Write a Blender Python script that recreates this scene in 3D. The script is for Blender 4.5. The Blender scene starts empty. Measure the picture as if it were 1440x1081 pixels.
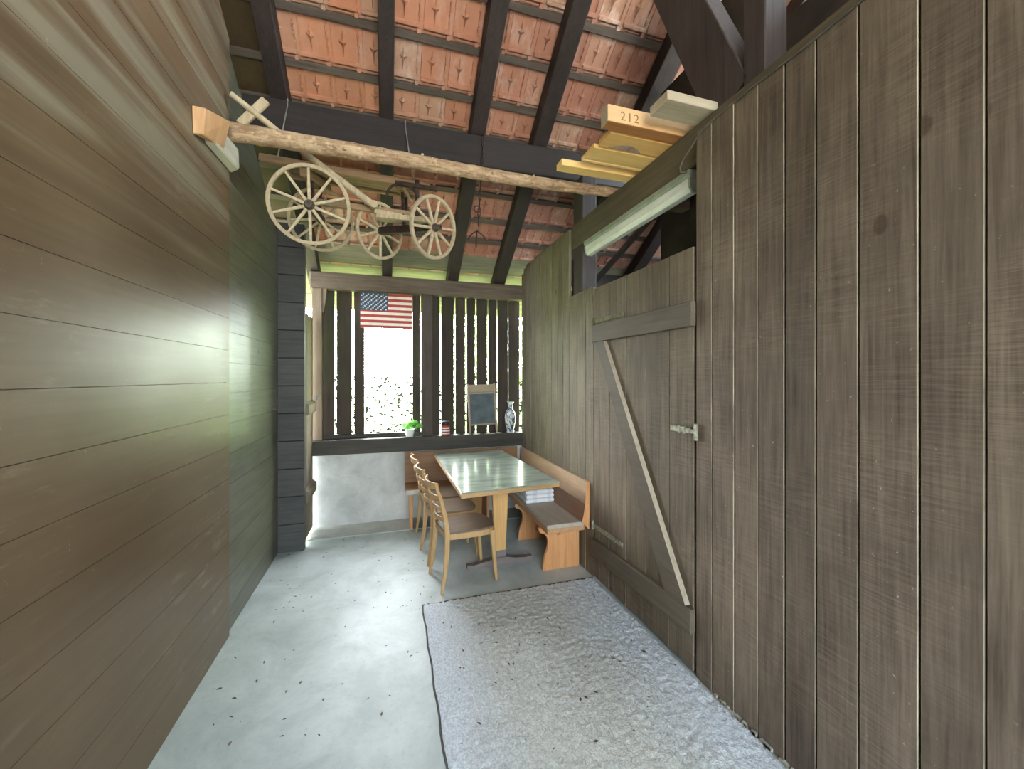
import bpy, bmesh, math, random
from mathutils import Vector, Matrix, Quaternion
random.seed(7)
S = bpy.context.scene
COL = S.collection

# ------------------------------------------------------------------ camera
PW, PH = 1440.0, 1081.0
FPX, HORIZON, YAW, EYE = 564.24, 530.34, math.radians(17.1228), 1.70
cam_d = bpy.data.cameras.new('camera')
cam = bpy.data.objects.new('camera', cam_d); COL.objects.link(cam)
cam_d.sensor_fit = 'HORIZONTAL'; cam_d.sensor_width = 36.0
cam_d.lens = 36.0 * FPX / PW
cam_d.shift_y = -(PH / 2 - HORIZON) / PW
cam_d.clip_start = 0.02; cam_d.clip_end = 300
cam.location = (0, 0, EYE); cam.rotation_euler = (math.pi / 2, 0, -YAW)
S.camera = cam

# ------------------------------------------------------------------ sky, sun, exposure
SKY_STRENGTH = 3.6
SKY_SHADE, SKY_SUNNY = 0.75, 3.0
SUN_STRENGTH = 22.0
EXPOSURE = 2.5
w = bpy.data.worlds.new('world'); S.world = w; w.use_nodes = True
nt = w.node_tree; nt.nodes.clear()
wo = nt.nodes.new('ShaderNodeOutputWorld'); bg = nt.nodes.new('ShaderNodeBackground')
bg.inputs['Color'].default_value = (0.82, 0.94, 1.0, 1); bg.inputs['Strength'].default_value = SKY_STRENGTH
nt.links.new(bg.outputs[0], wo.inputs[0])
_tc = nt.nodes.new('ShaderNodeTexCoord'); _sx = nt.nodes.new('ShaderNodeSeparateXYZ'); _mr = nt.nodes.new('ShaderNodeMapRange')
nt.links.new(_tc.outputs['Generated'], _sx.inputs[0]); nt.links.new(_sx.outputs[1], _mr.inputs[0])      # the sky is brighter on the sunny garden side
for _i, _v in enumerate((-0.8, 0.8, SKY_STRENGTH * SKY_SHADE, SKY_STRENGTH * SKY_SUNNY)): _mr.inputs[_i + 1].default_value = _v
nt.links.new(_mr.outputs[0], bg.inputs['Strength'])
_cr = nt.nodes.new('ShaderNodeMix'); _cr.data_type = 'RGBA'; _m2 = nt.nodes.new('ShaderNodeMapRange')
nt.links.new(_sx.outputs[1], _m2.inputs[0]); _m2.inputs[1].default_value = -0.6; _m2.inputs[2].default_value = 0.6; nt.links.new(_m2.outputs[0], _cr.inputs[0])
_cr.inputs[6].default_value = (0.74, 0.90, 1.0, 1); _cr.inputs[7].default_value = (0.92, 0.97, 1.0, 1); nt.links.new(_cr.outputs[2], bg.inputs['Color'])
sd = bpy.data.lights.new('sun', 'SUN'); sd.energy = SUN_STRENGTH; sd.angle = math.radians(1.0); sd.color = (1.0, 0.95, 0.86)
sun = bpy.data.objects.new('sun', sd); COL.objects.link(sun)
sun.rotation_euler = Vector((-0.12, -0.33, -0.94)).to_track_quat('-Z', 'Y').to_euler()
def portal(loc, rot, sx, sy):
    d = bpy.data.lights.new('daylight_portal', 'AREA'); d.shape = 'RECTANGLE'; d.size = sx; d.size_y = sy
    d.cycles.is_portal = True
    o = bpy.data.objects.new('daylight_portal', d); COL.objects.link(o); o.location = loc; o.rotation_euler = rot
portal((0.32, -3.02, 2.2), (math.pi / 2, 0, 0), 2.7, 4.4)
portal((0.4, 5.16, 1.85), (-math.pi / 2, 0, 0), 2.5, 1.75)                   # window and slat gaps, shines -Y
portal((-0.93, 4.75, 1.3), (0, -math.pi / 2, 0), 2.5, 0.6)                   # gate gap, shines +X                 # the open end of the barn, shines +Y
S.view_settings.view_transform = 'Standard'; S.view_settings.look = 'None'
S.view_settings.gamma = 1.0; S.view_settings.use_curve_mapping = False
S.view_settings.exposure = EXPOSURE
S.cycles.use_denoising = True
S.cycles.max_bounces = 10; S.cycles.diffuse_bounces = 7; S.cycles.glossy_bounces = 3
S.cycles.sample_clamp_indirect = 12.0
S.cycles.caustics_reflective = False; S.cycles.caustics_refractive = False

# ------------------------------------------------------------------ helpers
def lin(c):
    return tuple((x / 255 / 12.92) if x / 255 <= 0.04045 else ((x / 255 + 0.055) / 1.055) ** 2.4 for x in c) + (1.0,)

def tag(o, label=None, cat=None, group=None, kind=None):
    if label: o['label'] = label
    if cat: o['category'] = cat
    if group: o['group'] = group
    if kind: o['kind'] = kind
    return o

def empty(name, loc=(0, 0, 0)):
    o = bpy.data.objects.new(name, None); COL.objects.link(o); o.location = loc; o.empty_display_size = 0.1
    return o

def thing(name, label, cat, loc=(0, 0, 0), group=None):
    return tag(empty(name, loc), label, cat, group)

class MB:
    """collects shapes into one mesh"""
    def __init__(s): s.v = []; s.f = []; s.m = []; s.s = []; s.r = []; s.cur = 0.0
    def add(s, vs, fs, m=0, smooth=False):
        n = len(s.v); s.v += [tuple(v) for v in vs]
        for f in fs:
            s.f.append([i + n for i in f]); s.m.append(m); s.s.append(smooth); s.r.append(s.cur)
    def hexa(s, p, m=0):      # 0-3 bottom ring, 4-7 top ring
        s.add(p, [(3, 2, 1, 0), (4, 5, 6, 7), (0, 1, 5, 4), (1, 2, 6, 5), (2, 3, 7, 6), (3, 0, 4, 7)], m); return s
    def box(s, x0, x1, y0, y1, z0, z1, m=0):
        return s.hexa([(x0, y0, z0), (x1, y0, z0), (x1, y1, z0), (x0, y1, z0), (x0, y0, z1), (x1, y0, z1), (x1, y1, z1), (x0, y1, z1)], m)
    def prism(s, poly, ext, m=0, smooth=False):
        n = len(poly); e = Vector(ext); a = [Vector(p) for p in poly]; b = [p + e for p in a]
        s.add(a + b, [tuple(range(n))[::-1], tuple(range(n, 2 * n))], m)
        s.add(a + b, [(i, (i + 1) % n, n + (i + 1) % n, n + i) for i in range(n)], m, smooth); return s
    def beam(s, a, b, w, h, up=(0, 0, 1), m=0, w2=None, h2=None):
        a = Vector(a); b = Vector(b); d = (b - a).normalized(); sd = d.cross(Vector(up)).normalized(); u = sd.cross(d)
        w2 = w if w2 is None else w2; h2 = h if h2 is None else h2
        A = [a - sd * w / 2 - u * h / 2, a + sd * w / 2 - u * h / 2, a + sd * w / 2 + u * h / 2, a - sd * w / 2 + u * h / 2]
        B = [b - sd * w2 / 2 - u * h2 / 2, b + sd * w2 / 2 - u * h2 / 2, b + sd * w2 / 2 + u * h2 / 2, b - sd * w2 / 2 + u * h2 / 2]
        return s.hexa(A + B, m)
    def tube(s, pts, r, n=10, m=0, closed=False, smooth=True, sq=False):
        pts = [Vector(p) for p in pts]; k = len(pts)
        rs = r if isinstance(r, (list, tuple)) else [r] * k
        rings = []; up = None
        for i, p in enumerate(pts):
            if closed: t = (pts[(i + 1) % k] - pts[i - 1]).normalized()
            else: t = (pts[min(i + 1, k - 1)] - pts[max(i - 1, 0)]).normalized()
            if up is None:
                up = Vector((0, 0, 1)) if abs(t.z) < 0.9 else Vector((1, 0, 0))
            sd = t.cross(up).normalized(); up = sd.cross(t).normalized()
            rings.append([p + (sd * math.cos(2 * math.pi * j / n) + up * math.sin(2 * math.pi * j / n)) * rs[i] for j in range(n)])
        vs = [v for g in rings for v in g]; fs = []
        for i in range(k if closed else k - 1):
            a = i * n; b = ((i + 1) % k) * n
            for j in range(n): fs.append((a + j, a + (j + 1) % n, b + (j + 1) % n, b + j))
        s.add(vs, fs, m, smooth)
        if not closed:
            s.add(rings[0], [tuple(range(n))[::-1]], m); s.add(rings[-1], [tuple(range(n))], m)
        return s
    def lathe(s, prof, n=24, c=(0, 0, 0), m=0, ms=None):
        c = Vector(c); k = len(prof)
        vs = [c + Vector((r * math.cos(2 * math.pi * j / n), r * math.sin(2 * math.pi * j / n), z)) for r, z in prof for j in range(n)]
        for i in range(k - 1):
            fs = [(i * n + j, i * n + (j + 1) % n, (i + 1) * n + (j + 1) % n, (i + 1) * n + j) for j in range(n)]
            base = len(s.v)
            s.add(vs[i * n:(i + 2) * n], [tuple(q - i * n for q in f) for f in fs], ms[i] if ms else m, True)
        s.add(vs[:n], [tuple(range(n))[::-1]], ms[0] if ms else m); s.add(vs[-n:], [tuple(range(n))], ms[-1] if ms else m)
        return s
    def build(s, name, mats, parent=None, bevel=0.0, local=False, seg=1, edge=None):
        me = bpy.data.meshes.new(name); me.from_pydata(s.v, [], s.f); me.update()
        bm = bmesh.new(); bm.from_mesh(me)
        bmesh.ops.remove_doubles(bm, verts=bm.verts, dist=1e-5) if s.weld else None
        bmesh.ops.recalc_face_normals(bm, faces=bm.faces); bm.to_mesh(me); bm.free()
        if not isinstance(mats, (list, tuple)): mats = [mats]
        for m in mats: me.materials.append(m)
        if len(me.polygons) == len(s.m):
            me.polygons.foreach_set('material_index', s.m); me.polygons.foreach_set('use_smooth', s.s)
            if any(s.r):
                at = me.attributes.new('rnd', 'FLOAT', 'FACE'); at.data.foreach_set('value', s.r)
        o = bpy.data.objects.new(name, me); COL.objects.link(o)
        if parent:
            o.parent = parent
            if not local:
                bpy.context.view_layer.update() if False else None
                L = parent.location.copy()
                p = parent.parent
                M = Matrix.Translation(L)
                if p: M = parent_world(parent)
                o.matrix_parent_inverse = M.inverted()
        if bevel:
            b = o.modifiers.new('bevel', 'BEVEL'); b.width = bevel; b.segments = seg; b.limit_method = 'ANGLE'; b.angle_limit = math.radians(40)
            if edge is not None: b.material = edge
        return o
    weld = False

def parent_world(o):
    M = o.matrix_basis.copy()
    if o.parent: M = parent_world(o.parent) @ o.matrix_parent_inverse @ M
    return M

# ------------------------------------------------------------------ materials
class N:
    def __init__(s, name):
        s.mat = bpy.data.materials.new(name); s.mat.use_nodes = True; s.t = s.mat.node_tree
        s.bsdf = s.t.nodes['Principled BSDF']; s.obj = None
    def n(s, typ, **kw):
        x = s.t.nodes.new(typ)
        for k, v in kw.items():
            if k in x.inputs: s.set(x.inputs[k], v)
            else: setattr(x, k, v)
        return x
    def set(s, inp, v):
        if isinstance(v, bpy.types.NodeSocket): s.t.links.new(v, inp)
        else: inp.default_value = v
    def coord(s, scale=(1, 1, 1), island=0.0):
        if s.obj is None: s.obj = s.n('ShaderNodeTexCoord').outputs['Object']
        v = s.obj
        if island:
            g = s.n('ShaderNodeNewGeometry').outputs['Random Per Island']
            m = s.math('MULTIPLY', g, island)
            a = s.n('ShaderNodeVectorMath', operation='ADD'); s.set(a.inputs[0], v)
            c = s.n('ShaderNodeCombineXYZ'); [s.set(c.inputs[i], m) for i in range(3)]
            s.set(a.inputs[1], c.outputs[0]); v = a.outputs[0]
        a = s.n('ShaderNodeVectorMath', operation='MULTIPLY'); s.set(a.inputs[0], v); a.inputs[1].default_value = scale
        return a.outputs[0]
    def noise(s, vec, scale, detail=4, rough=0.55, dist=0.0):
        x = s.n('ShaderNodeTexNoise'); s.set(x.inputs['Vector'], vec); x.inputs['Scale'].default_value = scale
        x.inputs['Detail'].default_value = detail; x.inputs['Roughness'].default_value = rough; x.inputs['Distortion'].default_value = dist
        return x.outputs['Fac']
    def math(s, op, a, b=0.0, clamp=False):
        x = s.n('ShaderNodeMath', operation=op, use_clamp=clamp); s.set(x.inputs[0], a); s.set(x.inputs[1], b); return x.outputs[0]
    def rng(s, f, a, b, c=0.0, d=1.0):
        x = s.n('ShaderNodeMapRange'); s.set(x.inputs[0], f)
        for i, v in enumerate((a, b, c, d)): x.inputs[i + 1].default_value = v
        return x.outputs[0]
    def mix(s, f, a, b, mode='MIX'):
        x = s.n('ShaderNodeMix', data_type='RGBA', blend_type=mode); s.set(x.inputs[0], f); s.set(x.inputs[6], a); s.set(x.inputs[7], b)
        return x.outputs[2]
    def bump(s, h, strength, dist=0.01):
        x = s.n('ShaderNodeBump'); s.set(x.inputs['Height'], h); x.inputs['Strength'].default_value = strength; x.inputs['Distance'].default_value = dist
        s.t.links.new(x.outputs[0], s.bsdf.inputs['Normal'])
    def out(s, color, rough=0.7, metal=0.0, spec=0.4):
        s.set(s.bsdf.inputs['Base Color'], color); s.set(s.bsdf.inputs['Roughness'], rough)
        s.bsdf.inputs['Metallic'].default_value = metal; s.bsdf.inputs['Specular IOR Level'].default_value = spec
        return s.mat

def ax(axis, along, across):
    return tuple(along if a == axis else across for a in 'XYZ')

def wood(name, dark, light, axis='Z', rough=0.7, bump=0.25, saw=0.0, knots=0.0, specks=0.0, island=0.25, across=16, along=1.0,
         spec=0.3, patch=0.35, speckcol=(190, 180, 165), stain=None, stainamt=0.0, roughvar=0.0):
    k = N(name)
    g = k.noise(k.coord(ax(axis, along, across), 7.3), 1.6, 7, 0.62, 0.4)
    p = k.noise(k.coord(ax(axis, 0.6, 1.0), 3.1), 3.0, 6, 0.65)
    g2 = k.noise(k.coord(ax(axis, 2.2, 70), 9.1), 1.4, 4, 0.6)
    f = k.math('ADD', k.math('MULTIPLY', g, 0.72 - patch), k.math('ADD', k.math('MULTIPLY', p, patch), k.math('MULTIPLY', g2, 0.28)))
    col = k.mix(k.rng(f, 0.38, 0.62), lin(dark), lin(light))
    if stain is not None:
        st = k.rng(k.noise(k.coord((1, 1, 1)), 1.1, 5, 0.6), 0.48, 0.68, 0, stainamt)
        col = k.mix(st, col, lin(stain))
    h = g
    if saw:
        wv = k.noise(k.coord({'Z': (6, 6 , 130), 'Y': (6, 130, 6), 'X': (130, 6, 6)}[axis], 4.0), 1.0, 3, 0.6, 0.8)
        msk = k.rng(k.noise(k.coord(), 2.3, 3), 0.40, 0.60)
        sf = k.math('MULTIPLY', k.math('MULTIPLY', k.rng(wv, 0.42, 0.62), saw), msk)
        col = k.mix(sf, col, lin(tuple(min(255, c * 1.35) for c in light)))
        h = k.math('ADD', h, k.math('MULTIPLY', sf, 0.8))
    if knots:
        vo = k.n('ShaderNodeTexVoronoi', feature='F1'); k.set(vo.inputs['Vector'], k.coord(ax(axis, 1.9, 3.0), 5.7)); vo.inputs['Scale'].default_value = 1.0
        kd = k.math('ADD', vo.outputs['Distance'], k.math('MULTIPLY', k.noise(k.coord(), 30, 2), 0.03))
        kf = k.rng(kd, 0.070, 0.096, knots * 0.8, 0.0)
        col = k.mix(kf, col, lin((dark[0] * .78, dark[1] * .62, dark[2] * .55)))
    if specks:
        sp = k.rng(k.noise(k.coord(ax(axis, 0.6, 1.0)), 48, 4, 0.75), 0.66, 0.73, 0, specks)
        sp = k.math('MULTIPLY', sp, k.rng(k.noise(k.coord(), 2.0, 2), 0.4, 0.6))
        col = k.mix(sp, col, lin(speckcol))
    if island:
        r = k.n('ShaderNodeNewGeometry').outputs['Random Per Island']
        hs = k.n('ShaderNodeHueSaturation'); k.set(hs.inputs['Color'], col); k.set(hs.inputs['Value'], k.rng(r, 0, 1, 1 - island, 1 + island)); col = hs.outputs[0]
    k.bump(h, bump, 0.006)
    rr = rough if not roughvar else k.rng(p, 0.3, 0.7, rough - roughvar, rough + roughvar)
    return k.out(col, rr, 0, spec)

def plain(name, c, rough=0.6, metal=0.0, var=0.12, scale=12, spec=0.4, bump=0.0, c2=None):
    k = N(name); f = k.noise(k.coord(), scale, 4)
    b = lin(c2) if c2 else lin(tuple(x * (1 - 2 * var) for x in c))
    col = k.mix(k.rng(f, 0.35, 0.65), b, lin(c))
    if bump: k.bump(f, bump, 0.004)
    return k.out(col, rough, metal, spec)

M_right = wood('rough_sawn_brown', (72, 61, 51), (116, 102, 88), 'Z', 0.72, 0.3, saw=0.2, knots=0.75, specks=0.8, island=0.17)
M_right_far = wood('rough_sawn_olive', (78, 69, 54), (124, 113, 94), 'Z', 0.7, 0.3, saw=0.16, knots=0.6, specks=0.5, island=0.14)
M_door = wood('door_boards_brown', (74, 64, 52), (122, 108, 91), 'Z', 0.72, 0.3, saw=0.18, knots=0.7, specks=0.6, island=0.12)
M_rail = wood('door_rail_wood', (80, 71, 60), (102, 92, 78), 'Y', 0.7, 0.3, knots=0.5, specks=0.4, island=0.1)
M_edge = wood('worn_plank_edges', (84, 74, 62), (176, 162, 142), 'Z', 0.75, 0.1, island=0.25, across=3, along=2.0)
M_bare = wood('bare_pale_wood', (150, 136, 118), (186, 172, 152), 'Z', 0.7, 0.15, island=0.0)
def wall_left_mat():
    k = N('smooth_brown_boarding')
    g = k.noise(k.coord((16, 0.7, 16), 5.1), 1.5, 6, 0.6, 0.3)
    p = k.noise(k.coord((1, 1, 1)), 1.6, 4)
    col = k.mix(k.rng(k.math('ADD', k.math('MULTIPLY', g, 0.35), k.math('MULTIPLY', p, 0.65)), 0.35, 0.65), lin((96, 77, 57)), lin((114, 94, 72)))
    # pale bands and darker ones along the upper boards
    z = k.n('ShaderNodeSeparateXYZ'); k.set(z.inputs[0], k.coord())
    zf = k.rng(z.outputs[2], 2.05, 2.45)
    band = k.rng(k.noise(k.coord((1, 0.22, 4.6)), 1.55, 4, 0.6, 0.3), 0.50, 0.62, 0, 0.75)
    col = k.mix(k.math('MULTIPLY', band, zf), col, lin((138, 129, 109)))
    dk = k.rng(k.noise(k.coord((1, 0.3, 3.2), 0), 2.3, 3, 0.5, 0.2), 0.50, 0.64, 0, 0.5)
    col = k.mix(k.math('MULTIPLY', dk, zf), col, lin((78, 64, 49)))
    # chalky scuffs
    sc = k.rng(k.noise(k.coord((1, 1.2, 6)), 3.0, 8, 0.72), 0.54, 0.68, 0, 0.5)
    col = k.mix(k.math('MULTIPLY', sc, k.rng(k.noise(k.coord(), 0.9, 2), 0.5, 0.65)), col, lin((160, 152, 130)))
    sp = k.rng(k.noise(k.coord((1, 1, 0.4)), 36, 4, 0.75), 0.67, 0.74, 0, 0.6)
    col = k.mix(sp, col, lin((170, 160, 145)))
    k.bump(g, 0.08, 0.004)
    return k.out(col, k.rng(p, 0.3, 0.7, 0.30, 0.42), 0, 0.24)
M_left = wall_left_mat()
M_left_far = wood('grey_green_boarding', (68, 67, 55), (108, 106, 88), 'Y', 0.34, 0.25, knots=0.85, specks=0.6, island=0.12, spec=0.5, stain=(60, 60, 52), stainamt=0.45)
M_post = wood('blackened_post', (52, 50, 48), (74, 72, 68), 'X', 0.55, 0.25, specks=0.4, island=0.12)
M_timber = wood('dark_roof_timber', (36, 29, 27), (56, 46, 43), 'Y', 0.62, 0.3, island=0.1, specks=0.25)
M_timber_x = wood('dark_roof_timber_across', (34, 28, 27), (52, 44, 42), 'X', 0.62, 0.3, island=0.1, specks=0.25)
M_timber_z = wood('dark_roof_timber_upright', (50, 43, 42), (74, 65, 63), 'Z', 0.62, 0.3, island=0.1, specks=0.25)
M_plate = wood('top_plate_timber', (70, 62, 50), (98, 88, 72), 'Y', 0.65, 0.3, island=0.1)
M_frame = wood('weathered_frame_timber', (74, 63, 52), (112, 98, 82), 'X', 0.7, 0.3, island=0.12, specks=0.3)
M_frame_pale = wood('pale_corner_post', (104, 89, 72), (136, 118, 98), 'Z', 0.7, 0.3, island=0.1)
M_frame_dark = wood('dark_middle_post', (58, 50, 44), (84, 74, 64), 'Z', 0.7, 0.3, island=0.1, specks=0.3)
M_sill = wood('dark_sill_timber', (42, 38, 33), (70, 63, 54), 'X', 0.6, 0.3, island=0.1)
M_slat = wood('weathered_slats', (46, 38, 32), (72, 60, 50), 'Z', 0.75, 0.35, island=0.2, stain=(62, 66, 38), stainamt=0.7)
M_gate = wood('grey_gate_boards', (92, 82, 66), (126, 113, 93), 'Z', 0.72, 0.3, island=0.15, stain=(104, 104, 70), stainamt=0.5)
M_batten = wood('roof_batten_wood', (66, 57, 52), (100, 88, 80), 'X', 0.75, 0.2, island=0.1)
M_soffit = wood('brown_soffit_board', (58, 44, 28), (72, 55, 36), 'Y', 0.7, 0.1, island=0.05)
M_eave = wood('eave_boards', (104, 102, 84), (138, 134, 112), 'X', 0.75, 0.2, island=0.15)

def clay():
    k = N('clay_tile')
    at = k.n('ShaderNodeAttribute'); at.attribute_name = 'rnd'; r = at.outputs['Fac']
    x = k.n('ShaderNodeSeparateXYZ'); k.set(x.inputs[0], k.coord())
    side = k.rng(x.outputs[0], -0.5, 1.6)
    base = k.mix(side, lin((204, 144, 114)), lin((172, 124, 108)))
    base = k.mix(k.rng(r, 0.62, 0.95), base, lin((172, 142, 124)))
    n1 = k.noise(k.coord(), 6, 5, 0.65)
    base = k.mix(k.rng(n1, 0.35, 0.7, 0.45, 0), base, lin((166, 116, 94)))
    eff = k.rng(k.noise(k.coord((1, 0.45, 0.45), 0), 9, 6, 0.7), 0.50, 0.66)
    amt = k.math('MULTIPLY', k.rng(x.outputs[0], -0.6, 1.6, 0.25, 0.75), k.rng(r, 0.0, 1.0, 0.35, 1.0))
    base = k.mix(k.math('MULTIPLY', eff, amt), base, lin((208, 190, 180)))
    hs = k.n('ShaderNodeHueSaturation'); k.set(hs.inputs['Color'], base); k.set(hs.inputs['Value'], k.rng(r, 0, 1, 0.86, 1.1))
    k.bump(n1, 0.25, 0.005)
    return k.out(hs.outputs[0], 0.85, 0, 0.2)
M_clay = clay()

def concrete(name, a, b, stain, scale=1.0, bump=0.15, pits=True, rough=0.6):
    k = N(name)
    n1 = k.noise(k.coord(), 2.4 * scale, 8, 0.68, 0.4); n2 = k.noise(k.coord(), 38 * scale, 4, 0.6)
    col = k.mix(k.rng(n1, 0.35, 0.65), lin(a), lin(b))
    col = k.mix(k.rng(n2, 0.55, 0.75, 0, 0.28), col, lin(stain))
    if pits:
        p = k.rng(k.noise(k.coord(), 70, 3, 0.65), 0.68, 0.74, 0, 0.6); col = k.mix(p, col, lin((96, 100, 98)))
    k.bump(k.math('ADD', n1, k.math('MULTIPLY', n2, 0.35)), bump, 0.01)
    return k.out(col, rough, 0, 0.35)
M_floor = concrete('screed_floor', (160, 169, 168), (190, 198, 197), (136, 142, 138), 1.0, 0.12, True, 0.5)
M_strip = concrete('rough_darker_concrete', (150, 150, 144), (174, 173, 166), (116, 116, 110), 1.6, 0.3)
M_plinth = concrete('plinth_render', (170, 168, 163), (200, 198, 192), (138, 136, 130), 1.4, 0.35)
M_ground = plain('gravel_yard', (150, 146, 134), 0.9, var=0.2, scale=5)
M_grass = plain('lawn', (128, 146, 92), 0.9, var=0.2, scale=6)

def rug_mat():
    k = N('shaggy_grey_rug')
    n1 = k.noise(k.coord(), 1.3, 4); n2 = k.noise(k.coord(), 85, 3, 0.65); n3 = k.noise(k.coord((1, 1, 1)), 160, 2)
    x = k.n('ShaderNodeSeparateXYZ'); k.set(x.inputs[0], k.coord())
    d = k.math('ABSOLUTE', k.math('SUBTRACT', x.outputs[0], 0.92))
    walk = k.rng(k.math('ADD', d, k.math('MULTIPLY', n1, 0.5)), 0.5, 0.85, 1, 0)
    col = k.mix(walk, lin((222, 228, 236)), lin((214, 213, 206)))
    col = k.mix(k.rng(n2, 0.40, 0.58, 0.55, 0), col, lin((164, 168, 172)))
    k.bump(k.math('ADD', n2, k.math('MULTIPLY', n3, 0.6)), 0.6, 0.010)
    return k.out(col, 0.95, 0, 0.1)
M_rug = rug_mat()
M_rugedge = plain('rug_binding', (92, 90, 86), 0.9)
def laminate():
    k = N('speckled_green_grey_top')
    n1 = k.noise(k.coord((0.7, 2.5, 1)), 2.2, 6, 0.65, 1.2); n2 = k.noise(k.coord(), 60, 2)
    col = k.mix(k.rng(n1, 0.4, 0.62), lin((122, 132, 120)), lin((152, 160, 148)))
    col = k.mix(k.rng(n2, 0.5, 0.7, 0, 0.2), col, lin((120, 128, 116)))
    return k.out(col, k.rng(n1, 0.3, 0.7, 0.16, 0.26), 0, 0.55)
M_top = laminate()
M_oak = wood('honey_oak', (184, 138, 84), (212, 168, 110), 'Z', 0.45, 0.08, island=0.06)
M_oak_edge = wood('worn_oak_edge', (158, 122, 82), (190, 152, 108), 'X', 0.5, 0.2, island=0.0)
M_foot = wood('scuffed_foot_bar', (104, 92, 88), (130, 117, 112), 'X', 0.6, 0.15, island=0)
M_pine = wood('orange_pine', (186, 126, 80), (216, 158, 108), 'Z', 0.5, 0.1, knots=0.85, island=0.06)
M_pine_y = wood('orange_pine_lengthwise', (160, 118, 84), (190, 148, 110), 'Y', 0.5, 0.12, knots=0.6, island=0.06)
M_bseat = wood('grey_worn_bench_seat', (154, 142, 128), (184, 171, 156), 'Y', 0.55, 0.12, island=0.05)
M_redpine = wood('reddish_back_board', (124, 88, 66), (150, 112, 88), 'Y', 0.5, 0.12, knots=0.6, island=0.03)
M_palepine = wood('worn_pale_back_board', (158, 128, 100), (186, 156, 126), 'Y', 0.5, 0.12, knots=0.5, island=0.03)
M_brown_x = wood('brown_bench_back', (112, 78, 50), (140, 102, 68), 'X', 0.5, 0.12, island=0.05)
M_whiteedge = plain('pale_seat_edge', (196, 192, 184), 0.6, var=0.06)
M_beech = wood('varnished_beech', (166, 130, 86), (194, 156, 110), 'Z', 0.4, 0.06, island=0.08)
M_seat = wood('brown_chair_seat', (98, 82, 66), (124, 106, 88), 'X', 0.45, 0.08, island=0.0)
M_cloth = None
def cloth():
    k = N('checked_white_cloth')
    x = k.n('ShaderNodeSeparateXYZ'); k.set(x.inputs[0], k.coord())
    a = k.math('SINE', k.math('MULTIPLY', x.outputs[0], 42.0)); b = k.math('SINE', k.math('MULTIPLY', x.outputs[1], 42.0))
    col = k.mix(k.rng(a, 0.55, 0.8, 0, 0.3), lin((222, 221, 222)), lin((158, 160, 182)))
    col = k.mix(k.rng(b, 0.75, 0.9, 0, 0.35), col, lin((206, 200, 168)))
    k.bump(k.noise(k.coord(), 40, 3), 0.2, 0.004)
    return k.out(col, 0.9, 0, 0.1)
M_cloth = cloth()
M_yellow = wood('fresh_yellow_lumber', (226, 182, 112), (242, 204, 138), 'X', 0.6, 0.12, island=0.06)
M_orange = wood('orange_beam_lumber', (210, 168, 122), (230, 190, 144), 'X', 0.6, 0.12, island=0.0)
M_rustlum = wood('sawn_rust_lumber', (158, 104, 60), (186, 130, 82), 'X', 0.7, 0.2, island=0.0)
M_knotty = wood('knotty_lumber', (220, 172, 106), (238, 194, 128), 'X', 0.6, 0.12, island=0.0)
M_burl = plain('grey_burl', (186, 164, 148), 0.7, var=0.15, scale=20, c2=(150, 122, 106))
M_greylum = wood('grey_rough_lumber', (164, 150, 128), (194, 180, 158), 'X', 0.8, 0.3, island=0.0, specks=0.3)
def bark():
    k = N('peeled_log_bark')
    n1 = k.noise(k.coord((2.0, 8, 8)), 4.0, 6, 0.7, 0.5); n2 = k.noise(k.coord(), 45, 4, 0.7)
    col = k.mix(k.rng(n1, 0.38, 0.62), lin((146, 116, 88)), lin((198, 170, 138)))
    col = k.mix(k.rng(n2, 0.58, 0.7, 0, 0.6), col, lin((112, 80, 56)))
    col = k.mix(k.rng(k.noise(k.coord(), 18, 3), 0.6, 0.68, 0, 0.7), col, lin((214, 190, 154)))
    k.bump(k.math('ADD', n1, k.math('MULTIPLY', n2, 0.6)), 0.7, 0.012)
    return k.out(col, 0.85, 0, 0.2)
M_bark = bark()
M_bracket = wood('weathered_bracket_block', (176, 168, 150), (206, 200, 184), 'Y', 0.75, 0.3, island=0.0)
M_brkface = wood('orange_bracket_face', (178, 132, 90), (204, 160, 116), 'Z', 0.6, 0.2, island=0.0)
M_cart = wood('pale_cart_wood', (150, 132, 104), (192, 174, 144), 'Z', 0.7, 0.2, island=0.1, across=20)
M_cartbrown = wood('brown_cart_planks', (124, 100, 76), (160, 132, 104), 'X', 0.75, 0.3, island=0.15)
M_hub = plain('dark_worn_hub', (96, 82, 70), 0.7, var=0.2, scale=30, bump=0.2)
M_iron = plain('rusty_iron', (72, 52, 46), 0.75, 0.3, var=0.2, scale=25, bump=0.3)
M_wire = plain('galvanised_wire', (168, 164, 156), 0.5, 0.5)
M_zinc = plain('dull_zinc', (112, 122, 126), 0.5, 0.35, var=0.1, scale=8)
M_washwood = wood('washboard_wood', (132, 116, 96), (168, 150, 126), 'X', 0.65, 0.15, island=0.1)
def porcelain():
    k = N('blue_white_porcelain')
    n1 = k.noise(k.coord((1, 1, 0.8)), 17, 4, 0.6, 1.2)
    col = k.mix(k.rng(n1, 0.49, 0.54), lin((206, 206, 200)), lin((74, 84, 104)))
    return k.out(col, 0.15, 0, 0.5)
M_vase = porcelain()
M_white = plain('white_paint', (226, 222, 212), 0.55, var=0.03)
M_flagwhite = plain('flag_cream_paint', (236, 224, 204), 0.6, var=0.03)
M_red = plain('faded_red_paint', (178, 62, 56), 0.6, var=0.06)
M_blue = plain('faded_navy_paint', (50, 72, 98), 0.6, var=0.06)
M_black = plain('dark_tin', (52, 40, 38), 0.5, var=0.1)
M_pot = plain('white_glazed_pot', (222, 224, 216), 0.3, var=0.03)
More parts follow.
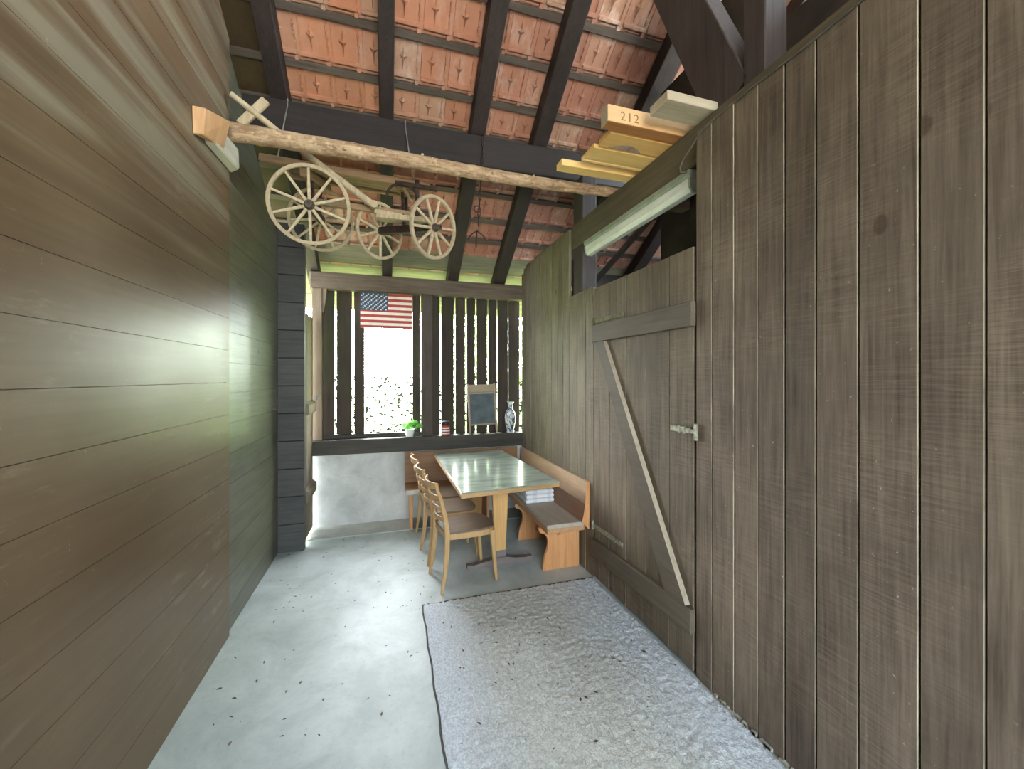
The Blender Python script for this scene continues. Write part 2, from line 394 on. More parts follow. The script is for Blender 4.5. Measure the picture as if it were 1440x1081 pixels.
def leafmat(name, c, c2, trans=True):
    k = N(name); r = k.n('ShaderNodeNewGeometry').outputs['Random Per Island']
    col = k.mix(r, lin(c), lin(c2))
    m = k.out(col, 0.55, 0, 0.3)
    if trans:
        t = k.n('ShaderNodeBsdfTranslucent'); k.set(t.inputs['Color'], col)
        mx = k.n('ShaderNodeMixShader'); mx.inputs[0].default_value = 0.4
        k.t.links.new(k.bsdf.outputs[0], mx.inputs[1]); k.t.links.new(t.outputs[0], mx.inputs[2])
        k.t.links.new(mx.outputs[0], k.t.nodes['Material Output'].inputs['Surface'])
    return m
M_leaf = leafmat('garden_leaves', (132, 166, 84), (196, 212, 146))
M_hedge = leafmat('hedge_leaves_shade_painted', (170, 190, 140), (220, 226, 200))
_k = M_hedge.node_tree; _g = _k.nodes.new('ShaderNodeNewGeometry'); _mr = _k.nodes.new('ShaderNodeMapRange'); _mr.inputs[1].default_value = 0.62; _mr.inputs[2].default_value = 0.66; _k.nodes['Principled BSDF'].inputs['Specular IOR Level'].default_value = 0.0
_k.links.new(_g.outputs['Random Per Island'], _mr.inputs[0]); _mx = _k.nodes.new('ShaderNodeMix'); _mx.data_type = 'RGBA'; _k.links.new(_mr.outputs[0], _mx.inputs[0])
_mx.inputs[6].default_value = lin((22, 26, 20)); _src = _k.nodes['Principled BSDF'].inputs['Base Color'].links[0].from_socket; _k.links.new(_src, _mx.inputs[7])  # most leaves near black: shade among the leaves put into colour
for _n in _k.nodes:
    if _n.type in ('BSDF_PRINCIPLED', 'BSDF_TRANSLUCENT'): _k.links.new(_mx.outputs[2], _n.inputs[0])
M_potleaf = leafmat('houseplant_leaves', (70, 140, 60), (130, 190, 100))
M_flower = plain('yellow_flower', (226, 208, 120), 0.6)
M_dry = leafmat('dry_leaf_brown', (60, 48, 36), (104, 84, 60), False)
M_lampbody = plain('lamp_tray_grey_green', (150, 158, 142), 0.5, var=0.06)
def diffuser():
    k = N('dusty_lamp_cover'); n = k.noise(k.coord((3, 0.6, 3)), 8, 4)
    col = k.mix(k.rng(n, 0.35, 0.65), lin((200, 202, 194)), lin((226, 228, 220)))
    m = k.out(col, 0.3, 0, 0.5); k.bsdf.inputs['Transmission Weight'].default_value = 0.0
    return m
M_diff = diffuser()
M_cable = plain('dusty_cable', (92, 86, 76), 0.7)
M_hasp = plain('galvanised_hasp', (168, 166, 144), 0.55, 0.3, var=0.15, scale=40)
M_hinge = plain('mossy_iron_hinge', (122, 118, 80), 0.7, 0.1, var=0.2, scale=30)
M_pencil = plain('carpenter_pencil', (164, 120, 72), 0.8)
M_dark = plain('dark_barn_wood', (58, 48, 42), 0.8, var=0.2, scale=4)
M_crumb = plain('plaster_crumbs', (188, 182, 168), 0.9)

# ------------------------------------------------------------------ the setting
XL, XLN, XR, YB = -1.02, -1.00, 1.665, 4.96
SL = 0.675
def z_raf(y): return 2.885 + SL * (4.98 - y)            # underside of the rafters
def z_tile(y): return z_raf(y) + 0.215                   # underside of the tiles
Y_RIDGE, Y_FRONT = 0.3, -3.0
def struct(o): o['kind'] = 'structure'; return o

b = MB(); b.box(-1.3, 4.45, Y_FRONT, 5.2, -0.2, 0.0)
struct(b.build('floor', M_floor))
b = MB(); b.box(-0.9, 1.665, 4.60, 4.98, -0.02, 0.012)  # coarser floor strip, slightly darker, at the foot of the plinth
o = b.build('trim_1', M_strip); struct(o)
b = MB(); b.box(-40, 40, -40, 5.2, -0.35, -0.21)
struct(b.build('ground_yard', M_ground))
b = MB(); b.box(-40, 40, 5.2, 60, -0.35, -0.12)
struct(b.build('ground_lawn', M_grass))

def clip(poly, f):          # keep f>=0 in (y,z)
    out = []
    for i in range(len(poly)):
        a, c = poly[i], poly[(i + 1) % len(poly)]; fa, fc = f(a), f(c)
        if fa >= 0: out.append(a)
        if (fa >= 0) != (fc >= 0):
            t = fa / (fa - fc); out.append((a[0] + (c[0] - a[0]) * t, a[1] + (c[1] - a[1]) * t))
    return out
def boards_h(mb, x0, x1, y0, y1, seams, gap=0.0022):
    for z0, z1 in zip(seams[:-1], seams[1:]):
        p = [(y0, z0 + gap / 2), (y1, z0 + gap / 2), (y1, z1 - gap / 2), (y0, z1 - gap / 2)]
        p = clip(p, lambda q: 2.66 + 0.66 * (4.98 - q[0]) - q[1])
        p = clip(p, lambda q: 5.72 - 0.62 * (Y_RIDGE - q[0]) - q[1])
        if len(p) >= 3: mb.prism([(x0, a, c) for a, c in p], (x1 - x0, 0, 0))
seams = [-0.01] + [0.196 + 0.21 * i for i in range(28)]
b = MB(); boards_h(b, XLN - 0.045, XLN, Y_FRONT, 3.07, seams)
b2 = MB(); boards_h(b2, XL - 0.05, XL - 0.0, 3.072, 4.37, [-0.01] + [0.16 + 0.205 * i for i in range(28)])
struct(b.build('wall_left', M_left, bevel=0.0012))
struct(b2.build('wall_left_far', M_left_far, bevel=0.0015))
b = MB()
for i in range(12):
    z0 = 0.0 + i * 0.27; z1 = min(z0 + 0.266, 3.2)
    b.box(-1.06, -0.79, 4.365, 4.40, z0, z1)
b.box(-1.06, -0.792, 4.4005, 4.46, 0.0, 3.2)
b.build('wall_return', M_post, bevel=0.004)['kind'] = 'structure'
b = MB(); b.box(-1.10, -1.075, Y_FRONT, 4.36, -0.1, 2.9)
struct(b.build('wall_backing', M_dark))

# right wall of upright planks
def planks(mb, ys, z0, z1, m=0, x0=XR, x1=XR + 0.026, gap=0.006):
    for a, c in zip(ys[:-1], ys[1:]):
        t = random.uniform(0, 0.004)
        mb.box(x0 + t, x1 + t, min(a, c) + gap / 2, max(a, c) - gap / 2, z0, z1, m)
b = MB()
ys = [1.868, 1.749, 1.604, 1.466, 1.334, 1.199, 1.044, 0.866, 0.712, 0.55, 0.39, 0.22, 0.05, -0.12, -0.3, -0.5, -0.7, -0.9, -1.1, -1.3, -1.5, -1.7, -1.9, -2.1, -2.3, -2.5, -2.75, -3.0]
planks(b, ys, 0.0, 3.09)
struct(b.build('wall_right', [M_right, M_edge], bevel=0.0028, edge=1))
b = MB()
planks(b, [3.06, 3.20, 3.37, 3.54], 0.0, 2.472)
planks(b, [3.54, 3.68, 3.83, 3.982, 4.14, 4.298, 4.46, 4.62, 4.794], 0.0, 3.12); planks(b, [4.794, 4.90], 0.0, 3.09); planks(b, [4.90, 4.98], 0.0, 3.04)
struct(b.build('wall_right_far', [M_right_far, M_edge], bevel=0.002, edge=1))
b = MB(); b.box(XR + 0.033, XR + 0.05, Y_FRONT, 1.86, 0, 2.92); b.box(XR + 0.033, XR + 0.05, 3.07, 4.98, 0, 2.45)
struct(b.build('wall_right_backing', M_dark))
# neighbouring dark room
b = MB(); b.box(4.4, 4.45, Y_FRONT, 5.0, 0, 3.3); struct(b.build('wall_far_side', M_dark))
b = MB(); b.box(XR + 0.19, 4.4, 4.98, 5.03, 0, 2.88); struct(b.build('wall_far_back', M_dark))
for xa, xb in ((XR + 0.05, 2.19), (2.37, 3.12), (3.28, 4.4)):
    b = MB(); b.box(xa, xb, 4.90, 4.93, 2.80, 3.11); struct(b.build('eave_light_block', M_dark))  # infill added between rafters to keep eave light out of the next room
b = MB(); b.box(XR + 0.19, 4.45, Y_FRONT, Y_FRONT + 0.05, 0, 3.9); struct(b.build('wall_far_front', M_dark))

# back wall: concrete plinth, sill beam, posts, slats, plate
b = MB(); b.box(-0.86, XR, YB, 5.12, -0.05, 0.8215); struct(b.build('wall_back_plinth', M_plinth, bevel=0.006))
b = MB(); b.box(-0.82, XR + 0.02, 4.915, 5.080, 0.822, 0.985); struct(b.build('wall_back_sill', M_sill, bevel=0.006))
b = MB(); b.box(-0.84, XR + 0.03, 4.94, 5.10, 2.705, 2.89); struct(b.build('wall_back_plate', M_frame, bevel=0.008))
b = MB(); b.box(-0.82, -0.715, 4.95, 5.06, 0.985, 2.705)
b.prism([(-0.715, 4.96, 2.705), (-0.715, 4.96, 2.44), (-0.70, 4.96, 2.42), (-0.665, 4.96, 2.705)][::-1], (0, 0.08, 0))
tag(b.build('corner_post', M_frame_pale, bevel=0.006), 'pale worn corner post beside the gate and the first slat gap', 'post')
b = MB(); b.box(0.385, 0.52, 4.97, 5.08, 0.985, 2.705)
tag(b.build('wall_post', M_frame_dark, bevel=0.006), 'dark upright post of the back wall between window opening and slats', 'post')
b = MB()
sl = [(-0.82, -0.745), (-0.733, -0.602), (-0.578, -0.412), (-0.388, -0.278),
      (0.288, 0.376), (0.398, 0.50), (0.52, 0.616), (0.638, 0.794), (0.816, 0.940), (0.962, 1.069), (1.089, 1.229), (1.248, 1.355), (1.370, 1.512), (1.518, 1.67)]
for a, c in sl:
    z1 = 2.72
    b.box(a, c, 5.082 + random.uniform(0, 0.004), 5.105, 0.86, z1)
b.box(-0.278, 0.288, 5.082, 5.105, 2.66, 2.72); b.box(-0.278, 0.288, 5.082, 5.105, 0.86, 1.03)
struct(b.build('wall_back', M_slat, bevel=0.003))
t = empty('window_1', (0, 5.03, 1.0)); struct(t)
b = MB(); b.box(-0.70, 0.385, 5.035, 5.08, 0.985, 1.035); b.build('window_sill', M_sill, t, bevel=0.004)
b = MB(); b.box(-0.375, -0.272, 5.045, 5.08, 1.035, 2.705); b.build('jamb', M_slat, t, bevel=0.003)
b = MB(); b.box(0.282, 0.37, 5.045, 5.08, 1.035, 2.705); b.build('jamb', M_slat, t, bevel=0.003)

b = MB(); b.prism([(-1.42, -3.0, -0.1), (-1.42, 4.46, -0.1), (-1.42, 4.46, 3.40), (-1.42, 0.3, 6.2), (-1.42, -3.0, 4.0)], (-0.03, 0, 0)); struct(b.build('gable_light_block', M_dark))  # board added outside the left wall to block light leaking in
b = MB(); b.box(2.3, 2.33, Y_FRONT + .06, 3.0, 0, 3.87); b.box(2.3, 2.33, 2.05, 2.62, 3.87, 4.42); b.box(2.3, 2.33, 2.62, 3.0, 3.87, 4.2); struct(b.build('loft_shade_screen', M_dark))  # dark screen added to stand in for the unlit loft and hide lit tiles
# ------------------------------------------------------------------ roof
DIRV = Vector((0, 1, -SL)).normalized(); NRM = Vector((0, -SL, -1)).normalized()   # down the slope / into the room
def rp(x, y, h):     # roof point: at plan depth y on the tile underside, h towards the room
    return Vector((x, y, z_tile(y))) + NRM * h
bat_y = [0.58, 0.87, 1.16, 1.45, 1.74, 2.03, 2.32, 2.61, 2.89, 3.165, 3.45, 3.69, 3.925, 4.16, 4.42, 4.65, 4.88, 5.12, 5.36]
b = MB()
TW = 0.222
x_start = -0.86
def quad(pts, m=0): b.add(pts, [(0, 1, 2, 3)], m)
def rbox(x0, x1, y0, y1, h):          # raised block on the tile face
    P = [rp(x0, y0, 0), rp(x1, y0, 0), rp(x1, y1, 0), rp(x0, y1, 0), rp(x0 + .003, y0 + .003, h), rp(x1 - .003, y0 + .003, h), rp(x1 - .003, y1 - .003, h), rp(x0 + .003, y1 - .003, h)]
    b.hexa(P)
for k in range(len(bat_y) - 1):
    ya, yb = bat_y[k], bat_y[k + 1]         # ya is the upper batten
    L = yb - ya
    n = int((4.4 - x_start) / TW) + 1
    for i in range(n):
        b.cur = random.uniform(0.01, 1.0)
        x0 = x_start + i * TW; x1 = x0 + TW
        P = [rp(x0, ya, 0), rp(x1, ya, 0), rp(x1, yb, 0), rp(x0, yb, 0)]; Q = [p - NRM * 0.02 for p in P]
        b.hexa(Q + P)
        if x0 > 2.7 or ya < 0.9: continue
        # lip just above the lower batten
        rbox(x0 + .004, x1 - .02, yb - 0.070, yb - 0.048, 0.028)
        rbox(x0 + .03, x1 - .045, yb - 0.040, yb - 0.026, 0.010)
        rbox(x1 - .045, x1 - .012, yb - 0.046, yb - 0.016, 0.026)
        # edge rib and knotted bead along the side joint
        rbox(x0 + .002, x0 + .010, ya, yb - 0.075, 0.006)
        xb = x1 - 0.032
        rbox(xb, xb + .010, ya, yb - 0.075, 0.009)
        for q in range(4):
            yy = ya + 0.02 + q * (L - 0.09) / 4
            rbox(xb - .004, xb + .014, yy, yy + 0.018, 0.018)
        # four-pointed star boss
        cx = x0 + 0.085; cy = ya + L * 0.42
        hw, hh = 0.032, L * 0.32; ins = 0.26
        pts = [(0, -hh * .72), (hw * ins, -hh * ins * .8), (hw, 0), (hw * ins, hh * ins), (0, hh), (-hw * ins, hh * ins), (-hw, 0), (-hw * ins, -hh * ins * .8)]
        vs = [rp(cx + p, cy + q, 0.0) for p, q in pts] + [rp(cx, cy, 0.030)]
        b.add(vs, [(j, (j + 1) % 8, 8) for j in range(8)])
struct(b.build('ceiling', M_clay))
b = MB()
b.hexa([rp(-1.5, Y_RIDGE, -0.03), rp(4.5, Y_RIDGE, -0.03), rp(4.5, 5.7, -0.03), rp(-1.5, 5.7, -0.03)] + [rp(-1.5, Y_RIDGE, -0.06), rp(4.5, Y_RIDGE, -0.06), rp(4.5, 5.7, -0.06), rp(-1.5, 5.7, -0.06)])
zr = z_tile(Y_RIDGE)
b.hexa([(-1.5, Y_RIDGE, zr + .03), (4.5, Y_RIDGE, zr + .03), (4.5, -3.4, zr - 2.2), (-1.5, -3.4, zr - 2.2), (-1.5, Y_RIDGE, zr + .08), (4.5, Y_RIDGE, zr + .08), (4.5, -3.4, zr - 2.15), (-1.5, -3.4, zr - 2.15)])
struct(b.build('ceiling_cover', M_dark))
b = MB(); b.hexa([rp(-1.5, 0.4, 0.0), rp(-0.862, 0.4, 0.0), rp(-0.862, 5.5, 0.0), rp(-1.5, 5.5, 0.0), rp(-1.5, 0.4, 0.012), rp(-0.862, 0.4, 0.012), rp(-0.862, 5.5, 0.012), rp(-1.5, 5.5, 0.012)])
struct(b.build('ceiling_edge_board', M_soffit))
# eave boards past the back wall
b = MB()
for i in range(4):
    y0 = 4.83 + i * 0.22
    b.hexa([rp(-1.3, y0, 0.012), rp(4.4, y0, 0.012), rp(4.4, y0 + .214, 0.012), rp(-1.3, y0 + .214, 0.012), rp(-1.3, y0, 0.027), rp(4.4, y0, 0.027), rp(4.4, y0 + .214, 0.027), rp(-1.3, y0 + .214, 0.027)])
struct(b.build('ceiling_eave', M_eave))
ords = ['first', 'second', 'third', 'fourth', 'fifth', 'sixth', 'seventh', 'eighth', 'ninth', 'tenth']
vis = [y for y in bat_y if y <= 4.7][::-1]
for i, y in enumerate(vis):
    if y < 0.8: continue
    b = MB()
    b.hexa([rp(-1.45, y - .022, 0), rp(4.4, y - .022, 0), rp(4.4, y + .022, 0), rp(-1.45, y + .022, 0), rp(-1.45, y - .022, 0.032), rp(4.4, y - .022, 0.032), rp(4.4, y + .022, 0.032), rp(-1.45, y + .022, 0.032)])
    o = b.build('roof_batten', M_batten, bevel=0.003)
    nm = ords[i] + ' ' if i < 10 else ['eleventh ', 'twelfth ', 'thirteenth ', 'fourteenth ', 'fifteenth '][i - 10]
    tag(o, 'thin wooden roof batten under the tiles, %scounting up from the back wall' % nm, 'batten', 'roof battens under the tiles')
for x, wd, lb in ((-0.815, 0.125, 'dark sloping rafter nearest the left wall, above the cart wheels'),
                  (-0.015, 0.115, 'dark sloping rafter behind the middle of the hanging cart, second from the left wall'),
                  (0.765, 0.135, 'dark sloping rafter beside the hanging chain, third from the left wall'),
                  (1.36, 0.145, 'dark sloping rafter near the lumber, fourth from the left wall'),
                  (2.28, 0.17, 'dark sloping rafter behind the lumber stack over the next room'),
                  (3.2, 0.15, 'dark sloping rafter deep in the unlit roof space over the next room')):
    b = MB(); y0, y1 = 0.35, 5.45
    P = [Vector((x - wd / 2, y0, z_raf(y0))), Vector((x + wd / 2, y0, z_raf(y0))), Vector((x + wd / 2, y1, z_raf(y1))), Vector((x - wd / 2, y1, z_raf(y1)))]
    b.hexa(P + [p - NRM * 0.147 for p in P])
    tag(b.build('rafter', M_timber, bevel=0.006), lb, 'rafter', 'rafters of the barn roof')
b = MB(); b.prism([(-1.05, 3.48, 3.575), (-1.05, 3.67, 3.575), (-1.05, 3.67, 3.7675), (-1.05, 3.58, 3.828), (-1.05, 3.56, 3.842), (-1.05, 3.48, 3.845)], (5.45, 0, 0))
tag(b.build('purlin', M_timber_x, bevel=0.008), 'thick dark horizontal purlin beam carrying the rafters above the cart', 'beam')
b = MB(); b.box(XR + 0.045, XR + 0.19, 3.345, 3.535, 0.0, 3.575)
tag(b.build('wall_post', M_timber_z, bevel=0.006), 'dark square post rising through the opening above the bench to the purlin', 'post')
b = MB(); b.box(XR + 0.031, XR + 0.19, Y_FRONT, 3.345, 2.93, 3.155); b.box(XR + 0.031, XR + 0.19, 3.536, 4.60, 2.93, 3.155)
b.box(XR + 0.031, XR + 0.044, 3.345, 3.536, 2.93, 3.155)
tag(b.build('top_plate', M_plate, bevel=0.006), 'long timber beam along the top of the right plank wall above the lamp', 'beam')
b = MB(); b.box(1.72, 1.86, 1.475, 1.60, 3.155, 5.0)
tag(b.build('roof_post', M_timber_z, bevel=0.005), 'dark upright roof post standing on the right wall beam at the top edge', 'post')
b = MB(); b.beam((1.785, 1.70, 3.155), (1.785, 2.25, 4.42), 0.13, 0.27, (0, 1, 0))
tag(b.build('roof_strut', M_timber_z, bevel=0.005), 'wide dark slanting strut leaning away from the upright roof post', 'strut')
b = MB(); b.beam((1.875, 4.895, 2.12), (2.10, 2.735, 3.075), 0.045, 0.045)
tag(b.build('attic_pole', M_timber_z, bevel=0.006), 'thin slanting pole seen in the dark opening behind the lamp', 'pole')
# beam deep in the next room
b = MB(); b.box(XR + 0.1905, 2.2995, 2.64, 2.73, 3.04, 3.12)
tag(b.build('attic_beam', M_frame, bevel=0.004), 'short dim crossbeam in the dark opening just behind the lamp', 'beam')

# ------------------------------------------------------------------ doors
D = empty('door_1', (XR, 2.45, 0)); struct(D)
b = MB(); planks(b, [3.055, 2.952, 2.80, 2.568, 2.33, 2.092, 1.884], 0.02, 2.447, x0=XR - 0.002, x1=XR + 0.024)
b.build('leaf', [M_door, M_edge], D, bevel=0.002, edge=1)
b = MB(); b.box(XR - 0.036, XR - 0.0015, 1.862, 3.018, 1.99, 2.132); b.build('rail', M_rail, D, bevel=0.004)
b = MB(); b.hexa([(XR - .036, 1.868, .245), (XR - .0015, 1.868, .245), (XR - .0015, 3.045, .195), (XR - .036, 3.045, .195), (XR - .036, 1.868, .385), (XR - .0015, 1.868, .385), (XR - .0015, 3.045, .345), (XR - .036, 3.045, .345)])
b.build('rail', M_rail, D, bevel=0.004)
b = MB(); p = [(2.955, 1.988), (2.83, 1.988), (1.91, 0.387), (2.09, 0.379)]
b.prism([(XR - 0.036, y, z) for y, z in p], (0.0345, 0, 0)); b.m[3] = 0
o = b.build('brace', [M_rail, M_bare], D, bevel=0.002)
for pl in o.data.polygons:
    if pl.normal.y < -0.5 and abs(pl.normal.x) < 0.3: pl.material_index = 1
b = MB(); b.box(XR - .012, XR - .002, 1.90, 2.07, 1.375, 1.41); b.box(XR - .016, XR - .002, 1.985, 2.0, 1.37, 1.415); b.box(XR - .016, XR - .002, 1.94, 1.95, 1.37, 1.415)
b.box(XR - .02, XR - .002, 1.853, 1.90, 1.38, 1.405); b.box(XR - .022, XR - .001, 1.845, 1.862, 1.345, 1.44)
tag(b.build('hasp', M_hasp, D, bevel=0.002), 'pale galvanised bolt')
b = MB(); b.box(XR - .010, XR - .002, 2.57, 3.01, 2.150, 2.182); b.tube([(XR - .012, 3.04, 2.14), (XR - .012, 3.04, 2.20)], 0.012, 8); b.build('hinge', M_hinge, D)
b = MB(); b.hexa([(XR - .010, 2.6, .438), (XR - .002, 2.6, .438), (XR - .002, 3.03, .435), (XR - .010, 3.03, .435), (XR - .010, 2.6, .472), (XR - .002, 2.6, .472), (XR - .002, 3.03, .468), (XR - .010, 3.03, .468)])
b.tube([(XR - .012, 3.045, .42), (XR - .012, 3.045, .49)], 0.012, 8); b.build('hinge', M_hasp, D)
# left gate standing in the opening beyond the return
G = empty('door_2', (-0.80, 4.7, 0)); struct(G)
b = MB()
for i in range(4): b.box(-0.83 + random.uniform(-.004, .004), -0.805, 4.475 + i * 0.115, 4.475 + i * 0.115 + 0.104, 0.04, 2.34 + 0.02 * (i % 2))
b.build('leaf', M_gate, G, bevel=0.003)
for z in (0.42, 1.30):
    b = MB(); b.prism([(-0.805, 4.47, z), (-0.765, 4.47, z + .03), (-0.765, 4.47, z + .12), (-0.805, 4.47, z + .15)], (0, 0.44, 0)); b.build('ledge', M_gate, G, bevel=0.004)
b = MB(); b.box(-0.79, -0.765, 4.90, 4.93, 1.44, 1.50); b.tube([(-0.77, 4.915, 1.46), (-0.73, 4.915, 1.46), (-0.73, 4.915, 1.50)], 0.006, 6); b.build('latch', M_wire, G)

# ------------------------------------------------------------------ rug, litter
R = thing('rug', 'shaggy pale grey rug on the concrete floor along the right wall', 'rug', (0.95, 1.6, 0))
b = MB(); nx, ny = 112, 220; x0, x1, y0, y1 = 0.245, 1.652, 0.25, 3.045
vs = []
for j in range(ny + 1):
    for i in range(nx + 1):
        e = min(i, nx - i, j, ny - j)
        z = 0.014 + random.uniform(-.006, .006) if e > 0 else 0.002
        vs.append((x0 + (x1 - x0) * i / nx + random.uniform(-.003, .003), y0 + (y1 - y0) * j / ny + random.uniform(-.003, .003) - 0.02 * (1 - i / nx) * 0, z))
b.add(vs, [(j * (nx + 1) + i, j * (nx + 1) + i + 1, (j + 1) * (nx + 1) + i + 1, (j + 1) * (nx + 1) + i) for j in range(ny) for i in range(nx)], 0, True)
b.build('pile', M_rug, R)
b = MB(); b.tube([(x0 - .004 + .004 * math.sin(i * 1.7), y0 + (y1 - y0) * i / 30, 0.006) for i in range(31)], 0.0055, 6)
b.tube([(x0 + (x1 - x0) * i / 24, y1 + .004 * math.sin(i * 2.1), 0.006) for i in range(25)], 0.0055, 6)
tag(b.build('edge_binding', M_rugedge, R), 'dark frayed edge')
b = MB()
for i in range(190):
    if i < 130: x = random.uniform(-0.95, 1.55); y = random.uniform(2.0, 4.6)
    else: x = random.uniform(0.3, 1.6); y = random.uniform(1.5, 3.0)
    if y > 3.0 and x > 0.6: x = random.uniform(-0.9, 0.3)
    z = 0.003 if not (x > .24 and y < 3.05) else 0.022
    a = random.uniform(0, 6.28); l = random.uniform(.006, .017); wd = l * random.uniform(.25, .5)
    c, s_ = math.cos(a), math.sin(a)
    b.add([(x - c * l, y - s_ * l, z), (x - s_ * wd, y + c * wd, z + .003), (x + c * l, y + s_ * l, z + .002), (x + s_ * wd, y - c * wd, z + .004)], [(0, 1, 2, 3)])
tag(b.build('leaf_litter', M_dry), 'scattered dry leaf bits over the concrete floor and rug', 'leaf litter', kind='stuff')
b = MB()
for i in range(70):
    y = random.uniform(1.1, 1.75); r = random.uniform(.003, .009); x = max(XR - 0.004 - abs(random.gauss(0, .012)), 1.6535 + r)
    b.box(x - r, x + r * .5, y - r, y + r, 0.004, 0.01 + r)
tag(b.build('plaster_crumbs', M_crumb), 'pale crumbs and splinters lying along the foot of right wall', 'debris', kind='stuff')

# ------------------------------------------------------------------ table
T = thing('dining_table', 'long wooden table with grey-green top in the corner bench', 'table', (1.0, 4.0, 0))
TZ = 0.795
tp = [(0.545, 3.115), (1.425, 3.215), (1.345, 4.87), (0.525, 4.86)]
b = MB(); b.hexa([(x, y, TZ - 0.012) for x, y in tp] + [(x, y, TZ) for x, y in tp]); b.build('tabletop', M_top, T, bevel=0.002)
def inset(p, d):
    c = (sum(q[0] for q in p) / 4, sum(q[1] for q in p) / 4); return [(x + (d if x < c[0] else -d), y + (d if y < c[1] else -d)) for x, y in p]
b = MB(); b.hexa([(x, y, TZ - 0.048) for x, y in tp] + [(x, y, TZ - 0.0121) for x, y in tp]); tag(b.build('edge_band', M_oak_edge, T, bevel=0.003), 'worn wooden edge')
for yy, xs in ((3.535, 0), (4.45, -0.02)):
    xc = 0.975 + xs
    b = MB(); b.hexa([(xc - .048, yy - .02, .105), (xc + .048, yy - .02, .105), (xc + .048, yy + .03, .105), (xc - .048, yy + .03, .105), (xc - .082, yy - .02, TZ - .05), (xc + .078, yy - .02, TZ - .05), (xc + .078, yy + .03, TZ - .05), (xc - .082, yy + .03, TZ - .05)])
    lg = b.build('leg', M_oak, T, bevel=0.004)
    b = MB(); b.hexa([(xc - .05, yy - .023, .04), (xc + .05, yy - .023, .04), (xc + .05, yy + .033, .04), (xc - .05, yy + .033, .04), (xc - .0505, yy - .023, .13), (xc + .0505, yy - .023, .13), (xc + .0505, yy + .033, .13), (xc - .0505, yy + .033, .13)])
    tag(b.build('leg_shoe', M_foot, lg, bevel=0.003), 'grey scuffed leg shoe')
    b = MB(); pr = [(-.31, 0), (-.31, .035), (-.25, .03), (-.13, .052), (-.05, .07), (.05, .07), (.13, .052), (.25, .042), (.30, .05), (.31, .0), (.2, .0), (-.2, .0)]
    b.prism([(xc + a, yy - .035, z) for a, z in pr], (0, 0.058, 0)); b.build('foot_bar', M_foot, T, bevel=0.003)
b = MB(); b.box(0.95, 0.98, 3.566, 4.429, 0.66, TZ - .05); b.build('stretcher', M_oak, T, bevel=0.003)

# ------------------------------------------------------------------ benches
BZ = 0.455
B = thing('wall_bench', 'orange pine bench with scalloped ends along the right plank wall', 'bench', (1.45, 4.0, 0))
b = MB(); b.box(1.275, 1.62, 3.13, 4.90, BZ - .035, BZ); b.build('seat', M_bseat, B, bevel=0.003)
b = MB(); b.box(1.275, 1.295, 3.131, 4.90, BZ - .075, BZ - .0352); b.box(1.296, 1.62, 3.131, 3.15, BZ - .075, BZ - .0352); tag(b.build('apron', M_pine_y, B, bevel=0.002), 'orange pine seat edge')
for pr, mt in (([(1.585, BZ + .0005), (1.645, BZ - .06), (1.658, BZ - .06), (1.658, .608), (1.6155, .608), (1.60, BZ + .06)], M_brown_x), ([(1.6157, .6095), (1.658, .6095), (1.658, .80), (1.632, .80)], M_bseat)):
    b = MB(); b.prism([(x, 3.11, z) for x, z in pr], (0, 1.80, 0))
    o = b.build('backrest', [M_redpine if mt is M_brown_x else M_palepine, M_pine], B, bevel=0.003)
    for pl in o.data.polygons:
        if abs(pl.normal.y) > 0.8: pl.material_index = 1
pr = [(1.2955, BZ - .0355), (1.2955, .379), (1.262, .379), (1.262, .352), (1.275, .335), (1.31, .322), (1.338, .29), (1.348, .24), (1.342, .19), (1.32, .14), (1.305, .08), (1.295, 0.012), (1.645, 0.012), (1.645, BZ - .0355)]
pr = [(x, z if z > .02 else 0.0) for x, z in pr]
for yy in (3.285, 3.98):
    b = MB(); b.prism([(x, yy, z) for x, z in pr], (0, 0.03, 0)); b.build('end_panel', M_pine, B, bevel=0.003)
C2 = thing('wall_bench', 'brown wooden bench against the concrete plinth under the window sill', 'bench', (0.7, 4.75, 0))
b = MB(); b.box(0.185, 1.26, 4.55, 4.90, BZ - .035, BZ); b.build('seat', M_brown_x, C2, bevel=0.003)
b = MB(); b.box(0.184, 1.26, 4.53, 4.5495, BZ - .045, BZ + .002); tag(b.build('seat_edge', M_whiteedge, C2, bevel=0.002), 'pale front edge of seat')
b = MB(); b.hexa([(0.185, 4.875, BZ + .0005), (1.58, 4.875, BZ + .0005), (1.58, 4.91, BZ + .0005), (0.185, 4.91, BZ + .0005), (0.185, 4.892, 0.815), (1.58, 4.892, 0.815), (1.58, 4.912, 0.815), (0.185, 4.912, 0.815)])
b.build('backrest', M_brown_x, C2, bevel=0.003)
for xx in (0.23, 1.1):
    b = MB(); b.box(xx, xx + .03, 4.57, 4.88, 0.012, BZ - .0355); b.build('end_panel', M_pine, C2, bevel=0.003)

# ------------------------------------------------------------------ folded cloths on the bench
lbs = ['topmost folded checked white cloth of the pile on the bench', 'second folded checked white cloth from the top of the bench pile',
       'third folded checked white cloth from the top of the bench pile', 'lowest folded checked white cloth lying on the bench seat']
zz = BZ + 0.001
for k in range(4):
    h = 0.043; x0 = 1.283 + random.uniform(-.004, .006) + (.012 if k % 2 else 0); x1 = 1.59 + random.uniform(-.02, .015); y0 = 3.72 + random.uniform(-.012, .012); y1 = 4.06
    b = MB(); b.box(x0, x1, y0, y1, zz, zz + h)
    tag(b.build('folded_cloth', M_cloth, bevel=0.019, seg=3), lbs[3 - k], 'cloth', 'folded cloths stacked on the bench')
    zz += h + 0.0005

